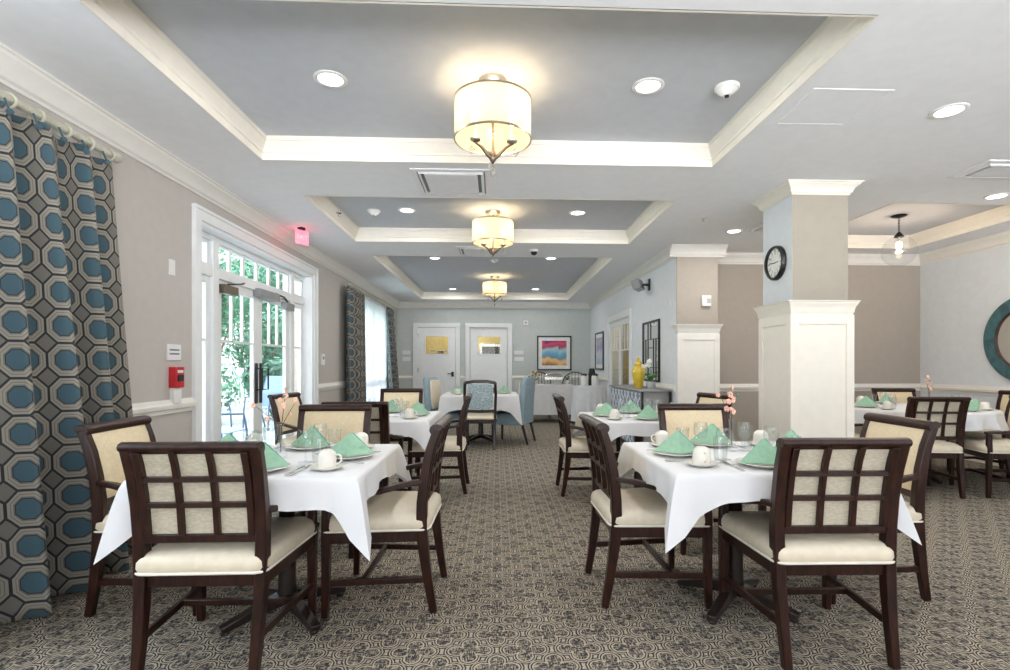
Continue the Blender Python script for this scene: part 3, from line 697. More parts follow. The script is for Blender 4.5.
# black framed mirror, pictures
def framed(name, lab, cat, loc, rz, w, h, fw, fm, matw, inner, extra=None):
    t_ = thing(name, lab, cat, loc, rz)
    mb = MB(); mb.box(-w / 2, -w / 2 + fw, -.03, 0, -h / 2, h / 2).box(w / 2 - fw, w / 2, -.03, 0, -h / 2, h / 2).box(-w / 2 + fw, w / 2 - fw, -.03, 0, -h / 2, -h / 2 + fw).box(-w / 2 + fw, w / 2 - fw, -.03, 0, h / 2 - fw, h / 2)
    mb.build('frame', fm, t_, bevel=.003)
    a, b_ = w / 2 - fw, h / 2 - fw
    if matw: MB().box(-a, a, -.012, 0, -b_, b_).build('mount_board', 'mat_paper', t_)
    MB().box(-a + matw, a - matw, -.015, 0, -b_ + matw, b_ - matw).build('picture' if inner != 'mirror' else 'mirror_glass', inner, t_)
    return t_
framed('framed_picture', 'square sunset sky picture in a black frame on the back wall', 'picture', (1.44, YB, 1.52), 0, .87, .87, .035, 'black', .09, 'art_sunset')
framed('framed_picture', 'narrow looking blue picture in a black frame on the inner wall', 'picture', (XI, 11.85, 1.54), -RL, .92, .86, .035, 'black', .09, 'art_blue')
fm = framed('wall_mirror', 'tall black framed mirror with grid bars above the console', 'mirror', (XI, 7.85, 1.43), -RL, .84, .92, .03, 'black', 0, 'mirror')
mb = MB()
for a in (((-.14, -.40), (-.14, .43)), ((.14, -.40), (.14, .18)), ((-.39, .18), (.39, .18)), ((-.26, -.25), (-.26, .18)), ((.26, -.43), (.26, .18)), ((-.39, -.25), (.39, -.25)), ((0, .18), (0, .43)), ((-.14, .05), (.14, .05))):
    (x0, z0), (x1, z1) = a; mb.box(min(x0, x1) - .006, max(x0, x1) + .006, -.024, -.015, min(z0, z1) - .006, max(z0, z1) + .006)
mb.build('grid_bars', 'black', fm)

# ---------------------------------------------------------------- curtains
def curtain(name, lab, x, y0t, y1t, y0b, y1b, zt, zb, folds, amp0, amp1, xoff, mat, cell=.178, fabric=1.3, ph=0.0, cat='curtain', wav=.0):
    NU, NV = folds * 14, 40; mb = MB(); uv = []; vs = []
    tot = (y1b - y0b) * fabric
    for j in range(NV + 1):
        v = j / NV; z = zt + (zb - zt) * v
        a = amp0 + (amp1 - amp0) * (v ** .7); s0 = y0t + (y0b - y0t) * v ** 1.3; s1 = y1t + (y1b - y1t) * v ** 1.3
        for i in range(NU + 1):
            u = i / NU
            q = 2 * PI * folds * (u + .018 * math.sin(5.1 * u * PI + 1.3 * v)) + ph
            xx = x + xoff * v + a * math.sin(q) + a * .25 * math.sin(2.3 * q + 1) * (.4 + v)
            yy = s0 + (s1 - s0) * u + a * .28 * math.cos(q)
            zz = z + (wav * math.sin(q * .5) * v ** 6)
            if j == 0: zz += .008 * math.cos(q)
            vs.append((xx, yy, zz))
    mid_ = vs[(NV // 2) * (NU + 1):(NV // 2 + 1) * (NU + 1)]; arc = [0.0]
    for i in range(NU): arc.append(arc[-1] + math.dist(mid_[i], mid_[i + 1]))
    for j in range(NV + 1):
        for i in range(NU + 1): uv.append((arc[i] / (cell * .86), vs[j * (NU + 1) + i][2] / cell))
    fs = []
    for j in range(NV):
        for i in range(NU):
            p = j * (NU + 1) + i; fs.append((p, p + 1, p + NU + 2, p + NU + 1))
    mb._add(vs, fs)
    t_ = thing(name, lab, cat, (0, 0, 0))
    o = mb.build('curtain_panel', mat, t_, smooth=True, uv=uv, sharp=180)
    md = o.modifiers.new('thick', 'SOLIDIFY'); md.thickness = .003
    return t_
def rod(lab, x, y0, y1, z, ringys, r=.016):
    t_ = thing('curtain_rod', lab, 'curtain rod', (x, (y0 + y1) / 2, z)); yc = (y0 + y1) / 2
    r = r * 1.3
    MB().tube([(0, y0 - yc, 0), (0, y1 - yc, 0)], r, 16).build('pole', 'rod_sage', t_, smooth=True)
    for e, sg in ((y0 - yc, -1), (y1 - yc, 1)):
        MB().sphere((0, e + sg * .03, 0), .032, 16).build('finial', 'rod_sage', t_, smooth=True)
        MB().tube([(0, e - sg * .12, 0), (-.10, e - sg * .12, 0)], .009, 8).build('bracket', 'rod_sage', t_, smooth=True)
    for yy in ringys:
        o = MB().tube([(.036 * math.cos(a), 0, -.010 + .036 * math.sin(a)) for a in [i * 2 * PI / 18 for i in range(19)]], .0075, 8, False).build('ring', 'rod_sage', t_, smooth=True)
        o.location = (0, yy - yc, 0); o.rotation_euler = (0, 0, random.uniform(.1, .7))
    return t_
curtain('window_curtain', 'long blue octagon patterned curtain nearest at the left edge', -2.385, 2.24, 3.30, 2.22, 3.42, 2.47, .012, 4, .045, .10, .12, 'curtain_cloth', ph=.2)
rod('pale sage curtain rod with rings and ball finial above nearest curtain', -2.385, .4, 3.33, 2.52, [2.3 + k * .165 for k in range(7)])
for k in range(7):
    y = 2.27 + k * .155
    o = MB().sphere((-2.325, y, 2.43), .016, 10, 1.1).tube([(-2.328, y, 2.44), (-2.35, y, 2.495)], .005, 6).build('curtain_tassel', 'curtain_cloth', None, smooth=True)
    tag(o, 'small blue covered pleat button, number %s from the left along the near curtain' % ('one', 'two', 'three', 'four', 'five', 'six', 'seven')[k], 'tassel', 'pleat buttons on the near curtain')
curtain('window_curtain', 'left patterned curtain panel of the far window', -2.385, 8.35, 9.5, 8.35, 9.5, 2.47, .012, 5, .04, .055, .02, 'curtain_cloth')
curtain('window_curtain', 'right patterned curtain panel of the far window by the back wall', -2.385, 11.35, 12.05, 11.35, 12.35, 2.47, .012, 4, .04, .06, .12, 'curtain_cloth')
curtain('sheer_curtain', 'white sheer curtain over the bright far window', -2.43, 9.45, 11.45, 9.45, 11.45, 2.46, .03, 13, .018, .022, 0, 'sheer_fabric', cat='sheer curtain')
rod('pale curtain rod above the far window', -2.385, 8.52, 12.2, 2.52, [8.65 + k * .19 for k in range(19)], .014)

# ---------------------------------------------------------------- dining chair
def chair_proto():
    t_ = thing('dining_chair', '', 'chair')
    for s in (-1, 1):
        # rear leg rising into the curved back post
        MB().beam([(s * .218, -.272, 0), (s * .221, -.248, .14), (s * .226, -.226, .30), (s * .229, -.216, .42), (s * .232, -.218, .55), (s * .233, -.232, .68), (s * .235, -.256, .80), (s * .237, -.290, .905)], [.034, .038, .042, .044, .044, .044, .044, .046], [.036, .042, .050, .054, .050, .046, .042, .034]).build('leg', 'wood', t_, bevel=.005)
    for s in (-1, 1):
        MB().beam([(s * .262, .245, 0), (s * .262, .240, .2), (s * .262, .238, .42), (s * .262, .238, .585)], [.032, .038, .042, .036], [.032, .038, .042, .036]).build('leg', 'wood', t_, bevel=.005)
        MB().beam([(s * .240, -.222, .650), (s * .256, -.14, .640), (s * .272, -.02, .612), (s * .274, .10, .600), (s * .270, .20, .603), (s * .266, .272, .598)], [.034, .04, .05, .052, .05, .042], [.026, .026, .026, .026, .026, .024]).build('armrest', 'wood', t_, bevel=.006)
    # seat rails
    mb = MB()
    mb.beam([(-.22, -.215, .385), (.22, -.215, .385)], .03, .055, (0, 1, 0)).beam([(-.255, .238, .385), (.255, .238, .385)], .03, .055, (0, 1, 0))
    for s in (-1, 1): mb.beam([(s * .232, -.215, .385), (s * .262, .238, .385)], .028, .055, (1, 0, 0))
    mb.build('seat_frame', 'wood', t_, bevel=.003)
    # H stretcher
    mb = MB()
    for s in (-1, 1): mb.beam([(s * .222, -.245, .165), (s * .262, .24, .165)], .020, .030, (1, 0, 0))
    mb.beam([(-.25, .07, .165), (.25, .07, .165)], .022, .028, (0, 1, 0))
    mb.build('stretcher', 'wood', t_, bevel=.003)
    # cushion
    def foot(k, n=6):
        pts = []; r = .045 * k
        base = [(-.235 * k, -.235 * k), (.235 * k, -.235 * k), (.272 * k, .268 * k), (-.272 * k, .268 * k)]
        cc = [(.205, -.205, -90), (.232, .228, 0), (-.232, .228, 90), (-.205, -.205, 180)]
        for cx, cy, a in cc:
            for j in range(n + 1):
                q = math.radians(a + 90 * j / n); pts.append((cx * k + r * math.cos(q), cy * k + r * math.sin(q)))
        return pts
    def rg(k, z): return [(x, y, z) for x, y in foot(k)]
    seat = MB().rings([rg(.97, .412), rg(1.0, .418), rg(1.02, .435), rg(1.015, .458), rg(.985, .476), rg(.93, .487), rg(.8, .496), rg(.5, .504), rg(.2, .507)]).build('seat', 'cream_vinyl', t_, smooth=True, sharp=60)
    ln = [(x, y, .417) for x, y in foot(1.012)]; MB().tube(ln + ln[:2], .0055, 6, False).build('piping', 'piping', seat, smooth=True)
    # back: y of the leaning plane at height z
    zs = [.52, .58, .64, .70, .76, .82, .86, .90]; yl = [-.217, -.222, -.228, -.236, -.246, -.260, -.272, -.288]
    def yb(z):
        for i in range(len(zs) - 1):
            if z <= zs[i + 1]: return yl[i] + (yl[i + 1] - yl[i]) * (z - zs[i]) / (zs[i + 1] - zs[i])
        return yl[-1]
    mb = MB(); mb.beam([(-.225, yb(.547), .547), (.225, yb(.547), .547)], .034, .034, (0, 1, 0))
    mb.build('lower_rail', 'wood', t_, bevel=.004)
    mb = MB()   # scrolled top rail
    prof = [(-.262, .884), (-.255, .900), (-.258, .916), (-.272, .928), (-.295, .932), (-.314, .926), (-.321, .913), (-.315, .900), (-.302, .893), (-.295, .884)]
    mb.rings([[(x, a, b_) for a, b_ in prof] for x in (-.257, -.251, 0, .251, .257)])
    mb.build('top_rail', 'wood', t_, bevel=.003)
    # upholstered pad
    rows = [.562, .60, .66, .72, .78, .84, .897]
    fr = []; W = .215
    nx = 10
    for k, z in enumerate(rows):
        fr.append([])
    mb = MB(); vs = []; fs = []
    for k, z in enumerate(rows):
        for i in range(nx + 1):
            u = -1 + 2 * i / nx; x = W * u
            puff = .016 * (1 - u ** 6) * (1 - (2 * k / (len(rows) - 1) - 1) ** 6)
            vs.append((x, yb(z) + .012 + puff, z))
    for k in range(len(rows) - 1):
        for i in range(nx): p = k * (nx + 1) + i; fs.append((p, p + 1, p + nx + 2, p + nx + 1))
    mb._add(vs, fs); pad = mb.build('backrest', 'gold_vinyl', t_, smooth=True, sharp=80)
    mb = MB(); vs = []; fs = []
    for k, z in enumerate(rows):
        for u in (-1, 1): vs.append((W * u, yb(z) - .004, z))
    for k in range(len(rows) - 1): p = 2 * k; fs.append((p, p + 1, p + 3, p + 2))
    mb._add(vs, fs); mb.build('rear_panel', 'weave', pad)
    # grid and side stiles on the outside of the back
    mb = MB()
    for x in (-.0675, .0675): mb.beam([(x, yb(z) - .016, z) for z in rows], .021, .022)
    for x in (-.200, .200): mb.beam([(x, yb(z) - .010, z) for z in rows], .026, .036)
    for z in (.682, .784): mb.beam([(-.2, yb(z) - .016, z), (.2, yb(z) - .016, z)], .022, .021, (0, 1, 0))
    mb.build('back_grid', 'wood', t_, bevel=.0025)
    return t_
chair = Proto(chair_proto)
G = 'dark wood armchairs with grid backs'
def face(dx, dy): return math.atan2(-dx, dy)   # rotation so that local +Y points to (dx, dy)
CH = [  # back-post line centre x, y ; facing vector ; label
    (-1.15, 2.05, (.0, 1), 'dark wood armchair seen from behind at the near side of the front left table'),
    (-.33, 2.80, (-1, .02), 'side-on dark wood armchair on the aisle side of the front left table'),
    (-1.18, 3.82, (0, -1), 'armchair with its yellow pad facing us across the front left table'),
    (-1.97, 2.83, (1, .06), 'armchair between the near curtain and the front left table'),
    (1.38, 2.055, (.02, 1), 'dark wood armchair seen from behind at the near side of the front right table'),
    (.56, 2.82, (1, .02), 'side-on dark wood armchair on the aisle side of the front right table'),
    (1.46, 3.80, (0, -1), 'armchair with its cream pad facing us across the front right table'),
    (2.215, 2.83, (-1, .05), 'angled armchair at the right side of the front right table before the column'),
    (-1.12, 4.20, (0, 1), 'armchair seen from behind just beyond the yellow padded chair, at the second left table'),
    (-.32, 5.15, (-1, 0), 'side-on armchair on the aisle side of the second left table'),
    (-1.17, 6.42, (0, -1), 'armchair facing us on the far side of the second left table'),
    (-2.13, 5.40, (1, -.15), 'armchair against the glass door at the second left table'),
    (.63, 5.03, (1, 0), 'side-on armchair on the aisle side of the second right table'),
    (2.17, 5.18, (-1, -.25), 'armchair with only its top rail showing beyond the front right table, near the pier'),
    (4.03, 4.62, (.12, 1), 'armchair seen from behind with grid back at the round table under the globe'),
    (4.95, 6.27, (-.05, -1), 'armchair facing us on the far side of the round table'),
    (5.78, 5.50, (-1, -.1), 'cream backed armchair by the right wall at the right of the round table'),
    (5.04, 4.74, (-1, .22), 'armchair cut by the right edge, its seat and arm showing'),
    (3.32, 5.50, (1, 0), 'armchair mostly hidden by the column at the round table'),
]
for x, y, f_, lab in CH:
    v = Vector(f_).normalized()
    chair.at(lab, (x + v.x * .25, y + v.y * .25, 0), face(*f_), G)

# ---------------------------------------------------------------- tables
def table_proto(w=.90, d=.90, name='dining_table'):
    def mk():
        t_ = thing(name, '', 'table')
        MB().rings([[(x, y, z) for x, y in rrect(-w / 2 + i, w / 2 - i, -d / 2 + i, d / 2 - i, .02)] for i, z in ((.006, .722), (0, .728), (0, .748), (.004, .752))]).build('tabletop', 'wood_dark', t_, smooth=True)
        MB().lathe([(.045, .06), (.05, .10), (.042, .14), (.038, .62), (.05, .66), (.12, .70), (.12, .722)], 20).build('pedestal', 'wood_dark', t_, smooth=True)
        for k in range(4):
            a = k * PI / 2 + PI / 4; c_, s_ = math.cos(a), math.sin(a)
            MB().beam([(c_ * .02, s_ * .02, .085), (c_ * .16, s_ * .16, .06), (c_ * .30, s_ * .30, .026)], [.055, .05, .045], [.06, .045, .03], (-s_, c_, 0)).lathe([(.02, 0), (.022, .012), (.015, .02)], 10, (c_ * .28, s_ * .28, 0)).build('foot', 'wood_dark', t_, bevel=.004)
        return t_
    return mk
def cloth(lab, x, y, w, drop, corner, flare, seed=0, n=30, r=.03, zt=.76, mat='linen', pw=6.5, rd=.0, group='white tablecloths'):
    rnd = random.Random(seed)
    ph = [rnd.uniform(0, 6.28) for _ in range(6)]; cj = [rnd.uniform(.9, 1.1) for _ in range(4)]
    pts = []
    h = w / 2
    for sd in range(4):
        a = sd * PI / 2
        for k in range(n):
            u = -1 + 2 * k / n
            q = [(u * h, -h), (h, u * h), (-u * h, h), (-h, -u * h)][sd]
            # distance from corner drives the swoop
            c = abs(u) ** pw
            nx, ny = [(0, -1), (1, 0), (0, 1), (-1, 0)][sd]
            # outward direction blends to the diagonal at corners
            e = abs(u) ** 10 * .5
            sg = 1 if u > 0 else -1
            tx, ty = [(1, 0), (0, 1), (-1, 0), (0, -1)][sd]
            ox, oy = nx * (1 - e) + tx * sg * e, ny * (1 - e) + ty * sg * e
            L = math.hypot(ox, oy); ox, oy = ox / L, oy / L
            qx, qy = q
            if rd:
                L2 = math.hypot(qx, qy); k2 = h / L2; qx, qy = qx * (1 - rd) + qx * k2 * rd, qy * (1 - rd) + qy * k2 * rd
                if rd == 1: ox, oy = qx / h, qy / h
            ci = (sd + (1 if u > 0 else 0)) % 4
            T = (sd * n + k) / (4 * n) * 2 * PI
            dr = drop + (corner * cj[ci] - drop) * c * (1 - rd) + .012 * math.sin(7 * T + ph[0]) + .008 * math.sin(13 * T + ph[1])
            fl = .006 + .02 * rd + flare * (abs(u) ** 9) * (1 - rd)
            rip = (.008 + .026 * rd) * math.sin((17 if not rd else 22) * T + ph[2]) + (.005 + .005 * rd) * math.sin(29 * T + ph[3])
            # soft bend where the corner folds meet the sides
            rip -= .012 * math.exp(-((abs(u) - .8) / .08) ** 2) * (1 - rd)
            pts.append((qx, qy, ox, oy, dr, fl, rip))
    rings = []
    for s in (.02, .35, .7, .9, .97):
        rings.append([(p[0] * s, p[1] * s, zt + .0006 * math.sin(9 * p[0] + 5 * p[1])) for p in pts])
    N = 12
    rings.append([(p[0] * .995, p[1] * .995, zt) for p in pts])
    rings.append([(p[0] + p[2] * .006, p[1] + p[3] * .006, zt - .006) for p in pts])
    for j in range(1, N + 1):
        v = j / N
        rings.append([(p[0] + p[2] * (.008 + p[5] * v ** .8 + p[6] * v ** 1.2), p[1] + p[3] * (.008 + p[5] * v ** .8 + p[6] * v ** 1.2), zt - .006 - p[4] * v) for p in pts])
    o = MB().rings(rings, True, False).build('tablecloth', mat, None, smooth=True, sharp=75)
    o.location = (x, y, 0)
    return tag(o, lab, 'tablecloth', group)
TB = {'fl': (-1.03, 2.60), 'fr': (1.215, 2.615), 'sl': (-1.03, 4.76), 'sr': (1.27, 4.62)}
TN = {'fl': 'front left table', 'fr': 'front right table', 'sl': 'second left table', 'sr': 'second right table', 'bl': 'blue chair table', 'rt': 'round table'}
tab = Proto(table_proto())
for k, (x, y) in TB.items():
    tab.at('dark pedestal table under the white cloth, the ' + TN[k], (x, y, 0), 0, 'square pedestal tables')
    cloth('white cloth with hanging corners on the ' + TN[k], x, y, .915, .11, .295, .088, {'fl': 1, 'fr': 2, 'sl': 3, 'sr': 4}[k])
tt = table_proto(1.15, 1.0)(); tt.location = (-.26, 8.38, 0); tt['label'] = 'dark pedestal table with the blue chairs in front of the back doors'; tt['group'] = 'square pedestal tables'
cloth('wide white cloth with long corners on the blue chair table', -.26, 8.38, 1.16, .20, .44, .06, 5)
def round_table():
    t_ = thing('round_table', 'round pedestal table below the glass globe pendant', 'table', (4.52, 5.48, 0))
    MB().lathe([(.695, .722), (.70, .728), (.70, .748), (.695, .752)], 48).build('tabletop', 'wood_dark', t_, smooth=True)
    MB().lathe([(.05, .08), (.06, .12), (.045, .18), (.04, .62), (.06, .66), (.14, .70), (.14, .722)], 20).build('pedestal', 'wood_dark', t_, smooth=True)
    for k in range(4):
        a = k * PI / 2; c_, s_ = math.cos(a), math.sin(a)
        MB().beam([(c_ * .02, s_ * .02, .10), (c_ * .18, s_ * .18, .07), (c_ * .36, s_ * .36, .02)], [.06, .05, .045], [.06, .045, .03], (-s_, c_, 0)).build('foot', 'wood_dark', t_, bevel=.004)
round_table()
cloth('round white cloth hanging in soft folds on the round table', 4.52, 5.48, 1.42, .16, .16, .0, 6, rd=1)

# ---------------------------------------------------------------- tableware
ZT = .761
def plate_p():
    t_ = thing('dinner_plate', '', 'plate')
    MB().lathe([(.001, .004), (.065, .003), (.068, 0), (.072, .001), (.078, .006), (.122, .017), (.125, .019), (.124, .021), (.118, .019), (.078, .010), (.07, .007), (.001, .007)], 40).build('plate', 'china', t_, smooth=True, sharp=80)
    MB().lathe([(.096, .0135), (.0975, .0145), (.099, .0138)], 40, cap0=False, cap1=False).build('rim_line', 'linen_bluish', t_, smooth=True)
    return t_
def saucer_p():
    t_ = thing('saucer', '', 'saucer')
    MB().lathe([(.001, .003), (.035, .002), (.038, 0), (.042, .002), (.07, .013), (.075, .016), (.073, .017), (.042, .006), (.028, .005), (.001, .005)], 32).build('saucer_dish', 'china', t_, smooth=True, sharp=80)
    MB().lathe([(.025, .005), (.028, .0075), (.030, .0055)], 32, cap0=False, cap1=False).build('well_ring', 'china', t_, smooth=True)
    return t_
def cup_p():
    t_ = thing('coffee_cup', '', 'cup')
    MB().lathe([(.036, .001), (.0385, 0), (.040, .003), (.040, .030), (.0392, .055), (.036, .068), (.028, .076), (.023, .078), (.022, .081), (.019, .081), (.018, .078), (.001, .078)], 32, cap0=False).build('cup_body', 'china', t_, smooth=True, sharp=80)
    MB().tube([(.038, 0, .058), (.053, 0, .060), (.064, 0, .052), (.065, 0, .036), (.055, 0, .022), (.039, 0, .018)], .0042, 8).build('handle', 'china', t_, smooth=True)
    return t_
def goblet_p():
    t_ = thing('wine_glass', '', 'glass')
    MB().lathe([(.001, .058), (.012, .06), (.027, .075), (.035, .10), (.036, .125), (.032, .155), (.0312, .155), (.035, .124), (.034, .1), (.026, .077), (.001, .064)], 24).build('bowl', 'glassware', t_, smooth=True, sharp=80)
    MB().lathe([(.004, .006), (.0035, .03), (.0045, .059)], 12, cap0=False, cap1=False).build('stem', 'glassware', t_, smooth=True)
    MB().lathe([(.034, 0), (.034, .002), (.012, .005), (.004, .008)], 24).build('foot', 'glassware', t_, smooth=True, sharp=80)
    return t_
def tumbler_p():
    t_ = thing('water_glass', '', 'glass')
    MB().lathe([(.001, .0), (.026, .0), (.028, .004), (.030, .04), (.034, .115), (.0328, .115), (.0285, .04), (.026, .012), (.001, .010)], 24).build('glass_body', 'glassware', t_, smooth=True, sharp=80)
    MB().lathe([(.0345, .109), (.0352, .115), (.034, .118), (.0325, .115)], 24, cap0=False, cap1=False).build('rim', 'glassware', t_, smooth=True)
    return t_
def napkin_mesh():
    # standing pyramid fold: two sloping faces meeting in a front ridge, open fold behind
    mb = MB()
    def sheet(A, B, Cc, th, n=6):
        A, B, Cc = Vector(A), Vector(B), Vector(Cc); nrm = (B - A).cross(Cc - A).normalized()
        rows = []
        for i in range(n + 1):
            u = i / n; row = []
            for j in range(n + 1):
                v = j / n; p = A.lerp(B, u).lerp(A.lerp(Cc, u), v)
                row.append(p + nrm * (.004 * math.sin(PI * v) * u))
            rows.append(row)
        vs = [tuple(p) for r in rows for p in r] + [tuple(p - nrm * th) for r in rows for p in r]; K = (n + 1) ** 2
        fs = []
        for i in range(n):
            for j in range(n):
                a = i * (n + 1) + j; q = (a, a + n + 1, a + n + 2, a + 1); fs.append(q); fs.append(tuple(K + z for z in reversed(q)))
        for i in range(n):
            for a, b_ in ((i * (n + 1), (i + 1) * (n + 1)), ((i + 1) * (n + 1) + n, i * (n + 1) + n), (n * (n + 1) + i, n * (n + 1) + i + 1)):
                fs.append((a, a + K, b_ + K, b_))
        mb._add(vs, fs)
    ap = (0.008, .015, .108)
    sheet(ap, (-.122, .0, 0), (.012, -.058, 0), .004)
    sheet(ap, (.012, -.058, 0), (.122, .012, 0), .004)
    sheet((.016, .022, .104), (.116, .03, 0), (.02, .05, 0), .004)
    sheet((.002, .022, .104), (.0, .06, 0), (-.112, .02, 0), .004)
    return mb
def napkin_p():
    t_ = thing('folded_napkin', '', 'napkin')
    napkin_mesh().build('napkin_fold', 'napkin_green', t_)
    MB().beam([(.11, .018, .004), (.062, .02, .055), (.014, .019, .103)], .004, .007, (0, 1, 0)).build('inner_fold', 'napkin_teal', t_)
    return t_
def cutlery(kind):
    def mk():
        t_ = thing(kind, '', kind)
        MB().beam([(0, -.10, .003), (0, -.03, .006), (0, .02, .005), (0, .045, .004)], [.014, .009, .006, .006], .0025).build('handle', 'steel', t_, bevel=.0008)
        if kind == 'fork':
            mb = MB().beam([(0, .04, .004), (0, .06, .003), (0, .075, .004)], [.006, .022, .024], .002)
            for k in range(4): mb.beam([(-.0095 + k * .00633, .073, .004), (-.0095 + k * .00633, .11, .008)], .003, .0018)
            mb.build('tines', 'steel', t_)
        elif kind == 'knife': MB().beam([(0, .04, .004), (0, .07, .004), (.001, .11, .003), (.004, .13, .003)], [.008, .018, .018, .003], .0018).build('blade', 'steel', t_)
        else:
            MB().rings([[(r * .65 * math.cos(a), .085 + r * math.sin(a), z) for a in [i * 2 * PI / 16 for i in range(16)]] for r, z in ((.002, .001), (.018, .003), (.027, .007), (.0265, .008), (.017, .0042), (.002, .0025))]).build('spoon_bowl', 'steel', t_, smooth=True)
        return t_
    return mk
P_ = {'plate': Proto(plate_p), 'saucer': Proto(saucer_p), 'cup': Proto(cup_p), 'goblet': Proto(goblet_p), 'tumbler': Proto(tumbler_p), 'napkin': Proto(napkin_p), 'fork': Proto(cutlery('fork')), 'knife': Proto(cutlery('knife')), 'spoon': Proto(cutlery('spoon'))}
def setting(tk, cx, cy, ang, seat, items, hw=.457, nrz=None):
    """ang: direction the diner faces; local +Y away from the diner"""
    rz = ang; c_, s_ = math.cos(rz), math.sin(rz)
    def w(lx, ly): return (cx + lx * c_ - ly * s_, cy + lx * s_ + ly * c_)
    where = 'at the %s seat of the %s' % (seat, TN[tk])
    off = hw - .457
    def put(kind, lab, lx, ly, z=ZT, r=0, grp=''):
        x, y = w(lx, ly - off); P_[kind].at(lab, (x, y, z), rz + r, grp)
    if 'p' in items: put('plate', 'cream dinner plate under the napkin ' + where, 0, -.30, grp='dinner plates')
    if 'n' in items:
        x, y = w(0, -.30 - off); P_['napkin'].at('green pyramid folded napkin ' + where, (x, y, ZT + (.0175 if 'p' in items else 0)), nrz if nrz is not None else random.uniform(-.35, .35), 'green folded napkins')
    if 'c' in items:
        put('saucer', 'cream saucer ' + where, .285, -.285, grp='saucers'); put('cup', 'upturned cream cup on a saucer ' + where, .285, -.285, ZT + .0065, random.uniform(-.6, .9), 'coffee cups')
    if 'g' in items: put('goblet', 'clear stemmed glass ' + where, .13, -.115, grp='stemmed glasses')
    if 't' in items: put('tumbler', 'clear water tumbler ' + where, .21, -.165, grp='water tumblers')
    if 'k' in items:
        put('knife', 'steel knife right of the plate ' + where, .15, -.31, r=.05, grp='knives'); put('spoon', 'steel spoon beside the knife ' + where, .18, -.315, r=-.04, grp='spoons'); put('fork', 'steel fork left of the plate ' + where, -.15, -.31, r=.03, grp='forks')
F_, L_, B_, R_ = 0, -PI / 2, PI, PI / 2   # facing +Y, facing +X, facing -Y, facing -X
for tk in ('fl', 'fr'):
    x, y = TB[tk]
    setting(tk, x, y, F_, 'near', 'pncgtk', nrz=.1); setting(tk, x, y, L_, 'left', 'pncgtk', nrz=-.15); setting(tk, x, y, B_, 'far', 'pncgtk', nrz=-.3); setting(tk, x, y, R_, 'right', 'pncgtk', nrz=.12)
for tk in ('sl', 'sr'):
    x, y = TB[tk]
    setting(tk, x, y, F_, 'near', 'pncgt'); setting(tk, x, y, L_, 'left', 'pncgt'); setting(tk, x, y, B_, 'far', 'pncg'); setting(tk, x, y, R_, 'right', 'pncgt')
setting('bl', -.26, 8.38, L_, 'left', 'pnc', .52); setting('bl', -.26, 8.38, R_, 'right', 'pnc', .52)
setting('rt', 4.52, 5.48, F_ + .25, 'near', 'pncg', .68); setting('rt', 4.52, 5.48, L_, 'left', 'pncgt', .68); setting('rt', 4.52, 5.48, B_ - .2, 'far', 'pncgt', .68); setting('rt', 4.52, 5.48, R_ - .75, 'right', 'pnc', .68)

def bud_vase(lab, loc, seed, hue='petal'):
    rnd = random.Random(seed)
    t_ = thing('bud_vase', lab, 'vase', loc, 0, 'bud vases with blossom')
    MB().lathe([(.001, .001), (.026, .0), (.030, .006), (.029, .025), (.020, .055), (.012, .085), (.011, .13), (.015, .16), (.019, .168), (.018, .169), (.011, .155), (.009, .13), (.010, .085), (.018, .055), (.001, .02)], 24).build('vase_body', 'glassware' if seed != 2 else 'linen_bluish', t_, smooth=True, sharp=80)
    for k in range(3):
        a = rnd.uniform(0, 6.28) if k else 1.2; ln = (.30, .24, .17)[k]
        dx, dy = math.cos(a), math.sin(a)
        pts = [(0, 0, .03), (dx * .006, dy * .006, .16)] + [(dx * (.006 + (.03 + .05 * k) * q), dy * (.006 + (.03 + .05 * k) * q), .16 + ln * .62 * q) for q in (.4, .7, 1.0)]
        st = MB().tube(pts, [.0022, .002, .0018, .0014, .001], 6).build('stem', 'branch', t_, smooth=True)
        mb = MB(); mg = MB()
        for q in range(2 if k else 5):
            f_ = .3 + .68 * q / (1.2 if k else 4.5); i = 1 + f_ * 3; i0 = min(3, int(i)); p = Vector(pts[i0]).lerp(Vector(pts[i0 + 1]), i - i0)
            p += Vector((rnd.uniform(-.018, .018), rnd.uniform(-.018, .018), rnd.uniform(-.01, .01))); r = rnd.uniform(.006, .012)
            for b5 in range(5):
                an = b5 * 2 * PI / 5; mb.sphere((p.x + r * .8 * math.cos(an), p.y + r * .4 * math.sin(an), p.z + r * .8 * math.sin(an)), r * .75, 6)
            if q == 2: mg.sphere((p.x + .02, p.y, p.z + .015), .009, 6)
        mb.build('blossom', hue, st, smooth=True); mg.build('leaf_bud', 'leaf_pale', st, smooth=True)
bud_vase('glass bud vase with peach blossom in the middle of the front left table', (TB['fl'][0] - .04, TB['fl'][1] + .02, ZT), 1)
bud_vase('glass bud vase with pink blossom in the middle of the front right table', (TB['fr'][0] + .04, TB['fr'][1] + .12, ZT), 4)
bud_vase('small vase with tall pink blossom on the round table', (4.72, 5.50, ZT), 9)
def shaker(lab, loc):
    t_ = thing('sugar_caddy', lab, 'caddy', loc, 0)
    MB().lathe([(.001, 0), (.03, 0), (.038, .02), (.04, .045), (.036, .05)], 24).build('bowl', 'china', t_, smooth=True)
    mb = MB()
    for k in range(9):
        a = k * .7; mb.box(.018 * math.cos(a) - .012, .018 * math.cos(a) + .012, .018 * math.sin(a) - .002, .018 * math.sin(a) + .002, .02, .072 + .004 * (k % 3))
    mb.build('sugar_packets', 'piping', t_)
shaker('small china bowl of sugar packets on the front left table', (TB['fl'][0] - .22, TB['fl'][1] + .1, ZT))
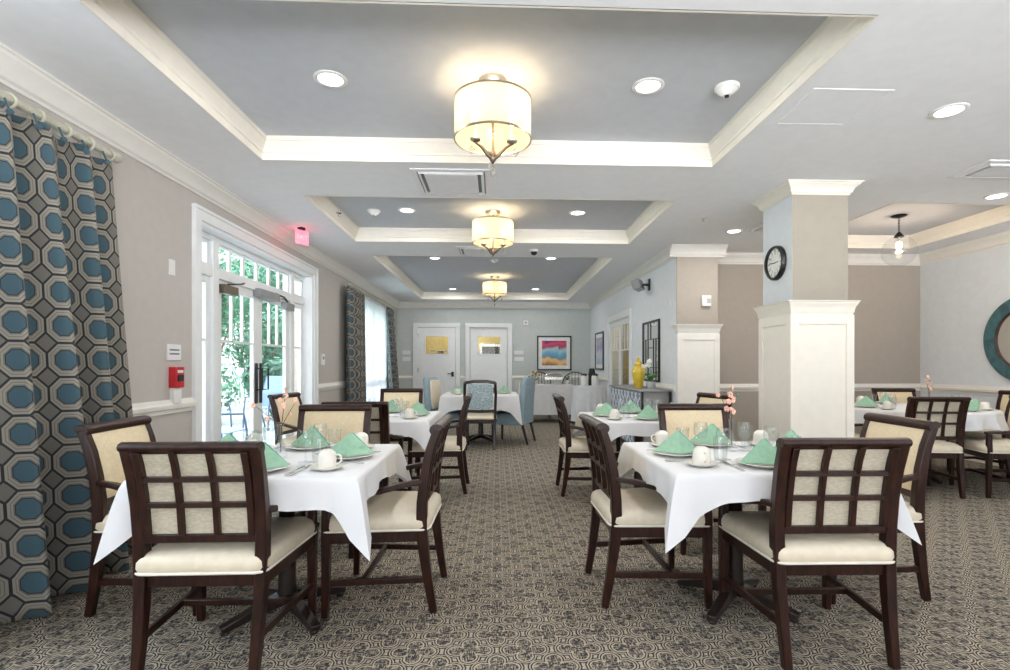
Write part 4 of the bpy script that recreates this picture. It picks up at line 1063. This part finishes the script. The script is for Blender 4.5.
# tray with glasses in the middle of the blue chair table
t_ = thing('serving_basket', 'low brown basket with small jars in the middle of the blue chair table', 'basket', (-.2, 8.45, ZT))
MB().lathe([(.001, 0), (.15, 0), (.17, .06), (.175, .085), (.165, .085), (.15, .02), (.001, .015)], 28).build('basket_bowl', 'brown_goods', t_, smooth=True)
MB().sphere((.05, 0, .085), .05, 10).sphere((-.06, .02, .08), .045, 10).sphere((0, .06, .09), .04, 10).build('bread_rolls', 'gold_vinyl', t_, smooth=True)

# ---------------------------------------------------------------- blue chairs at the far table
t_ = thing('oval_back_chair', 'dark framed side chair with blue patterned back facing away, at the blue chair table', 'chair', (-.24, 7.70, 0), 0)
for s in (-1, 1):
    MB().beam([(s * .20, -.25, 0), (s * .205, -.225, .2), (s * .21, -.21, .44), (s * .215, -.22, .6), (s * .222, -.25, .8), (s * .215, -.285, .97)], .04, .04).build('leg', 'wood_dark', t_, bevel=.005)
    MB().beam([(s * .20, .22, 0), (s * .21, .215, .44)], [.03, .045], [.03, .045]).build('leg', 'wood_dark', t_, bevel=.005)
MB().rings([[(x, y, z) for x, y in rrect(-.24 + i, .24 - i, -.24 + i, .25 - i, .07)] for i, z in ((.01, .38), (0, .39), (0, .43), (.01, .44))]).build('seat_frame', 'wood_dark', t_, smooth=True)
MB().rings([[(x, y, z) for x, y in rrect(-.235 + i, .235 - i, -.235 + i, .245 - i, .07)] for i, z in ((.0, .44), (-.005, .46), (.01, .485), (.06, .50), (.14, .505))]).build('seat', 'cream_vinyl', t_, smooth=True)
MB().beam([(-.215, -.29, .965), (-.1, -.30, .985), (.1, -.30, .985), (.215, -.29, .965)], .034, .045, (0, 1, 0)).build('top_rail', 'wood_dark', t_, bevel=.004)
MB().beam([(-.21, -.22, .56), (0, -.225, .555), (.21, -.22, .56)], .03, .04, (0, 1, 0)).build('lower_rail', 'wood_dark', t_, bevel=.004)
MB().rings([[(x, yo - (z - .56) * .16, z) for x, z in rrect(-.185 + i, .185 - i, .59 + i, .945 - i, .06)] for i, yo in ((.02, -.245), (.0, -.24), (0, -.20), (.02, -.185))]).build('backrest', 'blue_damask', t_, smooth=True)
def wing_p():
    t_ = thing('wing_chair', '', 'chair')
    MB().rings([[(x, y, z) for x, y in rrect(-.27 + i, .27 - i, -.27 + i, .27 - i, .05)] for i, z in ((.01, .30), (0, .31), (0, .44), (.01, .47), (.06, .49), (.15, .495))]).build('seat', 'blue_leather', t_, smooth=True)
    rs = []
    for z, y0, y1, hw in ((.31, -.30, -.20, .27), (.5, -.305, -.20, .275), (.7, -.315, -.21, .28), (.9, -.33, -.235, .28), (1.0, -.34, -.255, .27), (1.03, -.33, -.27, .24)): rs.append([(x, y, z) for x, y in rrect(-hw, hw, y0, y1, .03, 4)])
    b_ = MB().rings(rs).build('backrest', 'blue_leather', t_, smooth=True)
    MB().rings([[(x, yo - .10 * (z - .5) ** 1.3, z) for x, z in rrect(-.24 + i, .24 - i, .52 + i, .98 - i, .05)] for i, yo in ((0, -.195), (.01, -.175), (.05, -.168), (.12, -.165))], False).build('back_cushion', 'cream_vinyl', b_, smooth=True)
    for s in (-1, 1):
        MB().beam([(s * .22, -.34, 0), (s * .225, -.30, .15), (s * .23, -.26, .31)], [.03, .036, .04], [.03, .036, .04]).build('leg', 'wood_dark', t_, bevel=.004)
        MB().beam([(s * .225, .22, 0), (s * .23, .22, .31)], [.028, .04], [.028, .04]).build('leg', 'wood_dark', t_, bevel=.004)
    return t_
wing = Proto(wing_p)
wing.at('blue leather high back chair at the left of the blue chair table', (-.78, 8.40, 0), face(1, -.22), 'blue leather high back chairs')
wing.at('blue leather high back chair at the right of the blue chair table, seen side on', (.22, 8.25, 0), face(-1, .35), 'blue leather high back chairs')

# ---------------------------------------------------------------- buffet along the back wall
bt = thing('buffet_table', 'long buffet table hidden by a white cloth under the sunset picture', 'table', (1.13, 11.35, 0))
MB().box(-.50, .50, -.33, .33, .76, .785).build('tabletop', 'wood_dark', bt, bevel=.004)
for sx in (-1, 1):
    for sy in (-1, 1): MB().tube([(sx * .44, sy * .27, 0), (sx * .44, sy * .27, .76)], .018, 10).build('leg', 'black_iron', bt, smooth=True)
def skirt(lab, cx, cy, fp, zt, zb, amp, n, name='table_skirt', mat='linen'):
    L = len(fp); rings = [[(x * s, y * s, zt) for x, y in fp] for s in (.02, .6, .99)]
    for j in range(9):
        v = j / 8; r = []
        for i, (x, y) in enumerate(fp):
            q = i / L * 2 * PI * n; d_ = math.hypot(x, y); k = 1 + (.012 + amp * v * (.5 + .5 * math.sin(q)) + .012 * v) / d_
            r.append((x * k, y * k, zt - .004 - (zt - zb) * v))
        rings.append(r)
    o = MB().rings(rings, True, False).build(name, mat, None, smooth=True, sharp=70); o.location = (cx, cy, 0)
    return tag(o, lab, 'tablecloth')
def dense(x0, x1, y0, y1, m):
    out = []
    for (ax, ay, bx, by) in ((x0, y0, x1, y0), (x1, y0, x1, y1), (x1, y1, x0, y1), (x0, y1, x0, y0)):
        for k in range(m): out.append((ax + (bx - ax) * k / m, ay + (by - ay) * k / m))
    return out
skirt('floor length white cloth on the long buffet under the sunset picture', 1.13, 11.35, dense(-.51, .51, -.34, .34, 40), .792, .17, .02, 26)
ct = thing('coffee_table', 'small round table with white pleated cloth by the inner wall', 'table', (1.84, 10.25, 0))
MB().lathe([(.30, .775), (.30, .80)], 32).build('tabletop', 'wood_dark', ct); MB().lathe([(.2, 0), (.2, .02), (.03, .04), (.03, .775)], 20).build('pedestal', 'black_iron', ct)
skirt('pleated white cloth on the small round coffee table', 1.84, 10.25, [(.31 * math.cos(2 * PI * k / 160), .31 * math.sin(2 * PI * k / 160)) for k in range(160)], .807, .10, .05, 17, mat='linen_bluish')
def airpot(lab, loc, m1_, h=.30):
    a = thing('coffee_airpot', lab, 'airpot', loc, 0, 'coffee airpots')
    MB().lathe([(.065, 0), (.07, .01), (.07, h * .72), (.055, h * .84)], 24).build('flask_body', m1_, a, smooth=True); MB().lathe([(.058, h * .84), (.06, h * .9), (.045, h)], 24).build('pump_lid', 'black', a, smooth=True)
    MB().tube([(0, -.05, h * .9), (0, -.11, h * .9), (0, -.12, h * .8)], .012, 8).build('spout', 'black', a, smooth=True)
airpot('white airpot at the left of the round coffee table', (1.72, 10.20, .812), 'white_plastic', .24); airpot('dark airpot in the middle of the coffee table', (1.9, 10.35, .812), 'black', .34); airpot('white airpot at the right of the coffee table', (1.92, 10.12, .812), 'white_plastic', .24)
cd = thing('chafing_dish', 'silver chafing dish in the middle of the buffet', 'chafing dish', (1.22, 11.3, .796))
MB().box(-.2, .2, -.13, .13, .10, .17).build('water_pan', 'steel', cd, bevel=.01); MB().rings([[(x, y, z) for x, y in rrect(-.2 + i, .2 - i, -.13 + i, .13 - i, .03)] for i, z in ((0, .172), (.01, .21), (.05, .24), (.1, .25))]).build('dome_lid', 'steel', cd, smooth=True)
for sx in (-1, 1):
    for sy in (-1, 1): MB().tube([(sx * .18, sy * .11, 0), (sx * .18, sy * .11, .11)], .008, 8).build('leg', 'steel', cd, smooth=True)
fl = thing('flower_bouquet', 'cream flower bouquet in a bowl at the left end of the buffet', 'flowers', (.82, 11.2, .796))
MB().lathe([(.05, 0), (.08, .05), (.07, .1)], 20).build('bowl', 'china', fl, smooth=True)
rnd = random.Random(3); mb = MB(); mg = MB(); ms = MB()
for k in range(40):
    a, e, r = rnd.uniform(0, 6.28), rnd.uniform(.1, 1.4), rnd.uniform(.11, .17); p = (r * math.cos(a) * math.cos(e), r * math.sin(a) * math.cos(e), .13 + r * math.sin(e)); (mb if k % 4 else mg).sphere(p, rnd.uniform(.015, .028), 6); ms.tube([(0, 0, .05), p], .003, 4)
mb.build('blossoms', 'gold_vinyl', fl, smooth=True); mg.build('foliage', 'brown_goods', fl, smooth=True); ms.build('stems', 'leaf', fl)
pt = thing('black_pot', 'small dark plant pot right of the chafing dish', 'plant pot', (1.52, 11.25, .796)); MB().lathe([(.035, 0), (.045, .09), (.04, .09)], 16).build('pot', 'white_plastic', pt, smooth=True)
mb = MB()
for k in range(14): a = k * 2.4; mb.tube([(0, 0, .08), (.04 * math.cos(a), .04 * math.sin(a), .15), (.08 * math.cos(a), .08 * math.sin(a), .19)], .006, 5)
mb.build('leaves', 'leaf', pt, smooth=True)
for x, lab in ((.95, 'dark wire chair back behind the buffet flowers'), (1.75, 'dark wire rack behind the airpots')):
    a = thing('wire_stand', lab, 'rack', (x, 11.85 if x < 1 else 11.6, 0)); mb = MB()
    mb.tube([(-.28 * math.cos(q), 0, .80 + .26 * math.sin(q)) for q in [i * PI / 16 for i in range(17)]], .012, 6)
    for k in range(-3, 4): mb.tube([(k * .07, 0, .5), (k * .07, 0, .80 + .26 * math.sqrt(max(0, 1 - (k * .07 / .28) ** 2)))], .006, 5)
    mb.build('wire_back', 'black_iron', a, smooth=True)
    mb = MB()
    for s in (-1, 1): mb.tube([(s * .26, 0, .80), (s * .26, 0, 0)], .012, 6).tube([(s * .26, .0, .45), (s * .26, .3, .45), (s * .26, .3, 0)], .012, 6)
    mb.build('legs_frame', 'black_iron', a, smooth=True); MB().box(-.27, .27, 0, .32, .44, .48).build('seat', 'black', a, bevel=.01)

# console with jar and orchid along the inner wall
cn = thing('console_cabinet', 'grey console cabinet with blue lattice doors against the inner wall', 'cabinet', (2.13, 7.82, 0))
MB().box(-.20, .205, -.90, .90, .08, .86).build('body', 'cabinet_grey', cn, bevel=.004); MB().box(-.225, .205, -.93, .93, .86, .887).build('top', 'cabinet_grey', cn, bevel=.004)
for k in range(4):
    y0 = -.88 + k * .445; dr = MB().box(-.214, -.20, y0 + .01, y0 + .435, .10, .84).build('door', 'lattice', cn, bevel=.002); MB().sphere((-.224, y0 + (.05 if k % 2 else .39), .5), .012, 10).build('knob', 'steel', dr, smooth=True)
MB().box(.175, .205, -.935, -.925, .0, .86).box(-.20, -.17, -.935, -.925, .0, .86).build('end_stile', 'black', cn)
for sx in (-.17, .17):
    for sy in (-.85, .85): MB().box(sx - .025, sx + .025, sy - .025, sy + .025, 0, .08).build('leg', 'black', cn)
jr = thing('ginger_jar', 'tall yellow glazed lidded jar on the console', 'jar', (2.04, 7.42, .888))
def hexl(prof): return MB().lathe(prof, 8)
hexl([(.06, 0), (.065, .01), (.075, .10), (.098, .20), (.10, .25), (.085, .295), (.05, .315), (.05, .33)]).build('jar_body', 'yellow_glaze', jr, bevel=.004)
hexl([(.06, .33), (.062, .345), (.045, .375), (.02, .39), (.012, .40), (.02, .42), (.012, .445), (.001, .46)]).build('lid', 'yellow_glaze', jr, bevel=.003)
oc = thing('potted_orchid', 'white orchid in a round grey pot on the near end of the console', 'plant', (2.13, 7.13, .888))
MB().lathe([(.045, 0), (.06, .02), (.068, .06), (.062, .10), (.055, .10), (.05, .08)], 24).build('pot', 'grey_pot', oc, smooth=True)
mb = MB()
rnd = random.Random(5)
for k in range(16):
    a = k * 2.4; l = rnd.uniform(.07, .11); zt = rnd.uniform(.06, .12)
    mb.beam([(0, 0, .09), (l * .5 * math.cos(a), l * .5 * math.sin(a), .10 + zt), (l * math.cos(a), l * math.sin(a), .08 + zt * .9)], [.012, .045, .006], .003, (-math.sin(a), math.cos(a), 0))
mb.build('leaves', 'leaf', oc, smooth=True)
for k, (dx, dz) in enumerate(((-.10, .34), (-.04, .40))):
    st = MB().tube([(0, 0, .09), (.01, 0, .22), (dx * .4, 0, dz - .04), (dx, -.02, dz)], .003, 6).build('flower_stem', 'leaf', oc, smooth=True)
    mb = MB()
    for q in range(4):
        c = (dx * (.3 + .3 * q), -.01 - .01 * q, dz - .02 + .015 * math.sin(q * 2))
        for b5 in range(5): an = b5 * 2 * PI / 5; mb.sphere((c[0] + .016 * math.cos(an), c[1], c[2] + .016 * math.sin(an)), .014, 8, .8)
    mb.build('flowers', 'petal_white', st, smooth=True)

# ---------------------------------------------------------------- outdoors
struct(MB().box(-9, XL - .2, -6, 16, -.12, -.02).build('patio_floor', 'patio'), 'pale concrete patio outside the glass door', 'patio')
struct(MB().box(-40, -9, -20, 40, -.14, -.03).build('lawn_ground', 'lawn'), 'lawn beyond the patio', 'lawn')
struct(MB().box(-3.2, XL - .2, 7.9, 8.1, -.1, 3.2).build('wall_outside', 'brick'), 'brick wing of the building outside the glass door', 'wall')
def shrub(lab, loc, r, h, seed, mat, n=1500):
    rnd = random.Random(seed); t_ = thing('garden_shrub', lab, 'shrub', loc, 0, 'shrubs beyond the patio')
    vs = []; fs = []
    lobes = [(rnd.uniform(-.5, .5) * r, rnd.uniform(-.5, .5) * r, rnd.uniform(.35, .85) * h, rnd.uniform(.4, .65) * r) for _ in range(7)]
    for k in range(n):
        lx, ly, lz, lr = rnd.choice(lobes); d_ = Vector((rnd.gauss(0, 1), rnd.gauss(0, 1), rnd.gauss(0, 1))).normalized()
        p = Vector((lx, ly, lz)) + d_ * lr * rnd.uniform(.7, 1.05); p.z = max(.05, p.z); s_ = rnd.uniform(.04, .08) * (1 + r * .25)
        u = d_.orthogonal().normalized(); u.rotate(Matrix.Rotation(rnd.uniform(0, 6.28), 3, d_)); u = (u + d_ * rnd.uniform(-.5, .5)).normalized(); w = u.cross(d_).normalized()
        o = len(vs); vs += [tuple(p - u * s_), tuple(p + w * s_ * .5), tuple(p + u * s_), tuple(p - w * s_ * .5)]; fs.append((o, o + 1, o + 2, o + 3))
    mb = MB(); mb._add(vs, fs); mb.build('foliage', mat, t_)
    mb = MB()
    for lx, ly, lz, lr in lobes: mb.tube([(0, 0, 0), (lx * .5, ly * .5, lz * .5), (lx, ly, lz)], [.05, .035, .015], 6)
    mb.build('stems', 'branch', t_, smooth=True)
for k, (x, y, r, h, m_, lab) in enumerate(((-6.3, 11.0, .9, 1.1, 'leaf_pale', 'low pale green shrub nearest the glass door'), (-7.6, 12.9, .9, 1.4, 'leaf_pale', 'rounded pale shrub behind the patio chairs'), (-5.2, 12.4, .8, 1.3, 'leaf_out', 'rounded green shrub along the house wall'),
                                           (-10.6, 19.4, 2.0, 5.4, 'leaf_out', 'tall teal green tree seen through the left door leaf'), (-6.9, 15.9, 1.4, 4.4, 'leaf_out', 'tall green tree seen through the right door leaf'), (-11.5, 24.5, 3.0, 7.5, 'leaf_pale', 'large pale tree farthest from the glass door'), (-12.5, 15.5, 2.0, 5.0, 'leaf_out', 'green tree at the left of the patio view'))):
    shrub(lab, (x, y, -.03), r, h, 20 + k, m_, 1500 if h < 2 else 4200)
fn = thing('garden_fence', 'white slatted garden fence beyond the patio chairs', 'fence', (-6.4, 14.4, -.02), math.radians(-15))
for k in range(34): MB().box(-2.4 + k * .145, -2.4 + k * .145 + .09, -.01, .01, .05, 1.15).build('picket', 'fence_white', fn)
MB().box(-2.45, 2.6, .01, .04, .25, .33).box(-2.45, 2.6, .01, .04, .9, .98).build('rail', 'fence_white', fn)
def patio_p():
    t_ = thing('patio_chair', '', 'chair')
    for s in (-1, 1):
        MB().tube([(s * .28, .26, 0), (s * .28, .24, .40), (s * .28, .20, .62), (s * .28, -.1, .64), (s * .28, -.22, .62)], .014, 8).build('arm_frame', 'patio_metal', t_, smooth=True)
        MB().tube([(s * .26, -.30, 0), (s * .26, -.16, .40), (s * .26, -.22, .7), (s * .25, -.34, 1.02)], .014, 8).build('leg', 'patio_metal', t_, smooth=True)
    MB().beam([(0, .26, .42), (0, .0, .39), (0, -.16, .40)], .50, .012).build('seat', 'patio_sling', t_); MB().beam([(0, -.17, .42), (0, -.22, .7), (0, -.34, 1.02)], .50, .012).build('backrest', 'patio_sling', t_)
    return t_
pc = Proto(patio_p)
pc.at('blue sling patio chair just outside the left door leaf', (-3.55, 6.7, -.02), face(.6, 1), 'sling patio chairs'); pc.at('blue sling patio chair farther out on the patio', (-4.85, 9.0, -.02), face(1, .2), 'sling patio chairs'); pc.at('blue sling patio chair seen through the right door leaf', (-4.5, 10.3, -.02), face(-.3, -1), 'sling patio chairs')
po = thing('patio_table', 'round metal table on the patio', 'table', (-4.5, 7.9, -.02)); MB().lathe([(.35, .68), (.45, .70)], 32).build('tabletop', 'fence_white', po); MB().lathe([(.22, 0), (.22, .015), (.025, .03), (.025, .68)], 16).build('pedestal', 'patio_metal', po)

# ---------------------------------------------------------------- world: bright hazy sky, plus a fill glow added behind and below the viewer
w = bpy.data.worlds.new('sky'); C.world = w; w.use_nodes = True; t = NT(w.node_tree)
bg = t.n['Background']; s = t.sep(t.coord('Generated'))
south = t.step(t.mul(s[1], -1.0), .0, .8)
c = t.mix(t.step(s[2], -.1, .6), (.95, .98, 1.0), (.72, .85, 1.0)); c = t.mix(south, c, (.96, .97, 1.0)); t.l.new(c, bg.inputs[0])
low = t.step(t.mul(s[2], -1.0), -.05, .25)  # added glow from below the horizon, lifts the ceiling
t.l.new(t.math('MULTIPLY_ADD', t.mul(south, t.math('MULTIPLY_ADD', low, 15.5, 1.0)), 1.0, t.math('MULTIPLY_ADD', t.mul(t.step(s[2], .1, .6), t.sub(1.0, south)), 7.5, 1.8)), bg.inputs[1])

# ---------------------------------------------------------------- camera
cam = bpy.data.cameras.new('camera'); co_ = bpy.data.objects.new('camera', cam); COL.objects.link(co_); C.camera = co_
F = 520.0; TH = -math.atan(21 / 520)
cam.sensor_fit = 'HORIZONTAL'; cam.sensor_width = 36; cam.lens = 36 * F / 1010
cam.shift_x = -(518 - 505) / 1010; cam.shift_y = (365 - 335) / 1010
cam.clip_start = .05; cam.clip_end = 200
co_.location = (0, 0, 1.22); co_.rotation_euler = (PI / 2, 0, TH)
C.view_settings.view_transform = 'Standard'; C.view_settings.look = 'None'; C.view_settings.gamma = 1; C.view_settings.use_curve_mapping = False
C.view_settings.exposure = 0.12
C.cycles.use_denoising = True; C.cycles.max_bounces = 10; C.cycles.diffuse_bounces = 5; C.cycles.transparent_max_bounces = 24; C.cycles.sample_clamp_indirect = 6; C.cycles.caustics_reflective = False; C.cycles.caustics_refractive = False
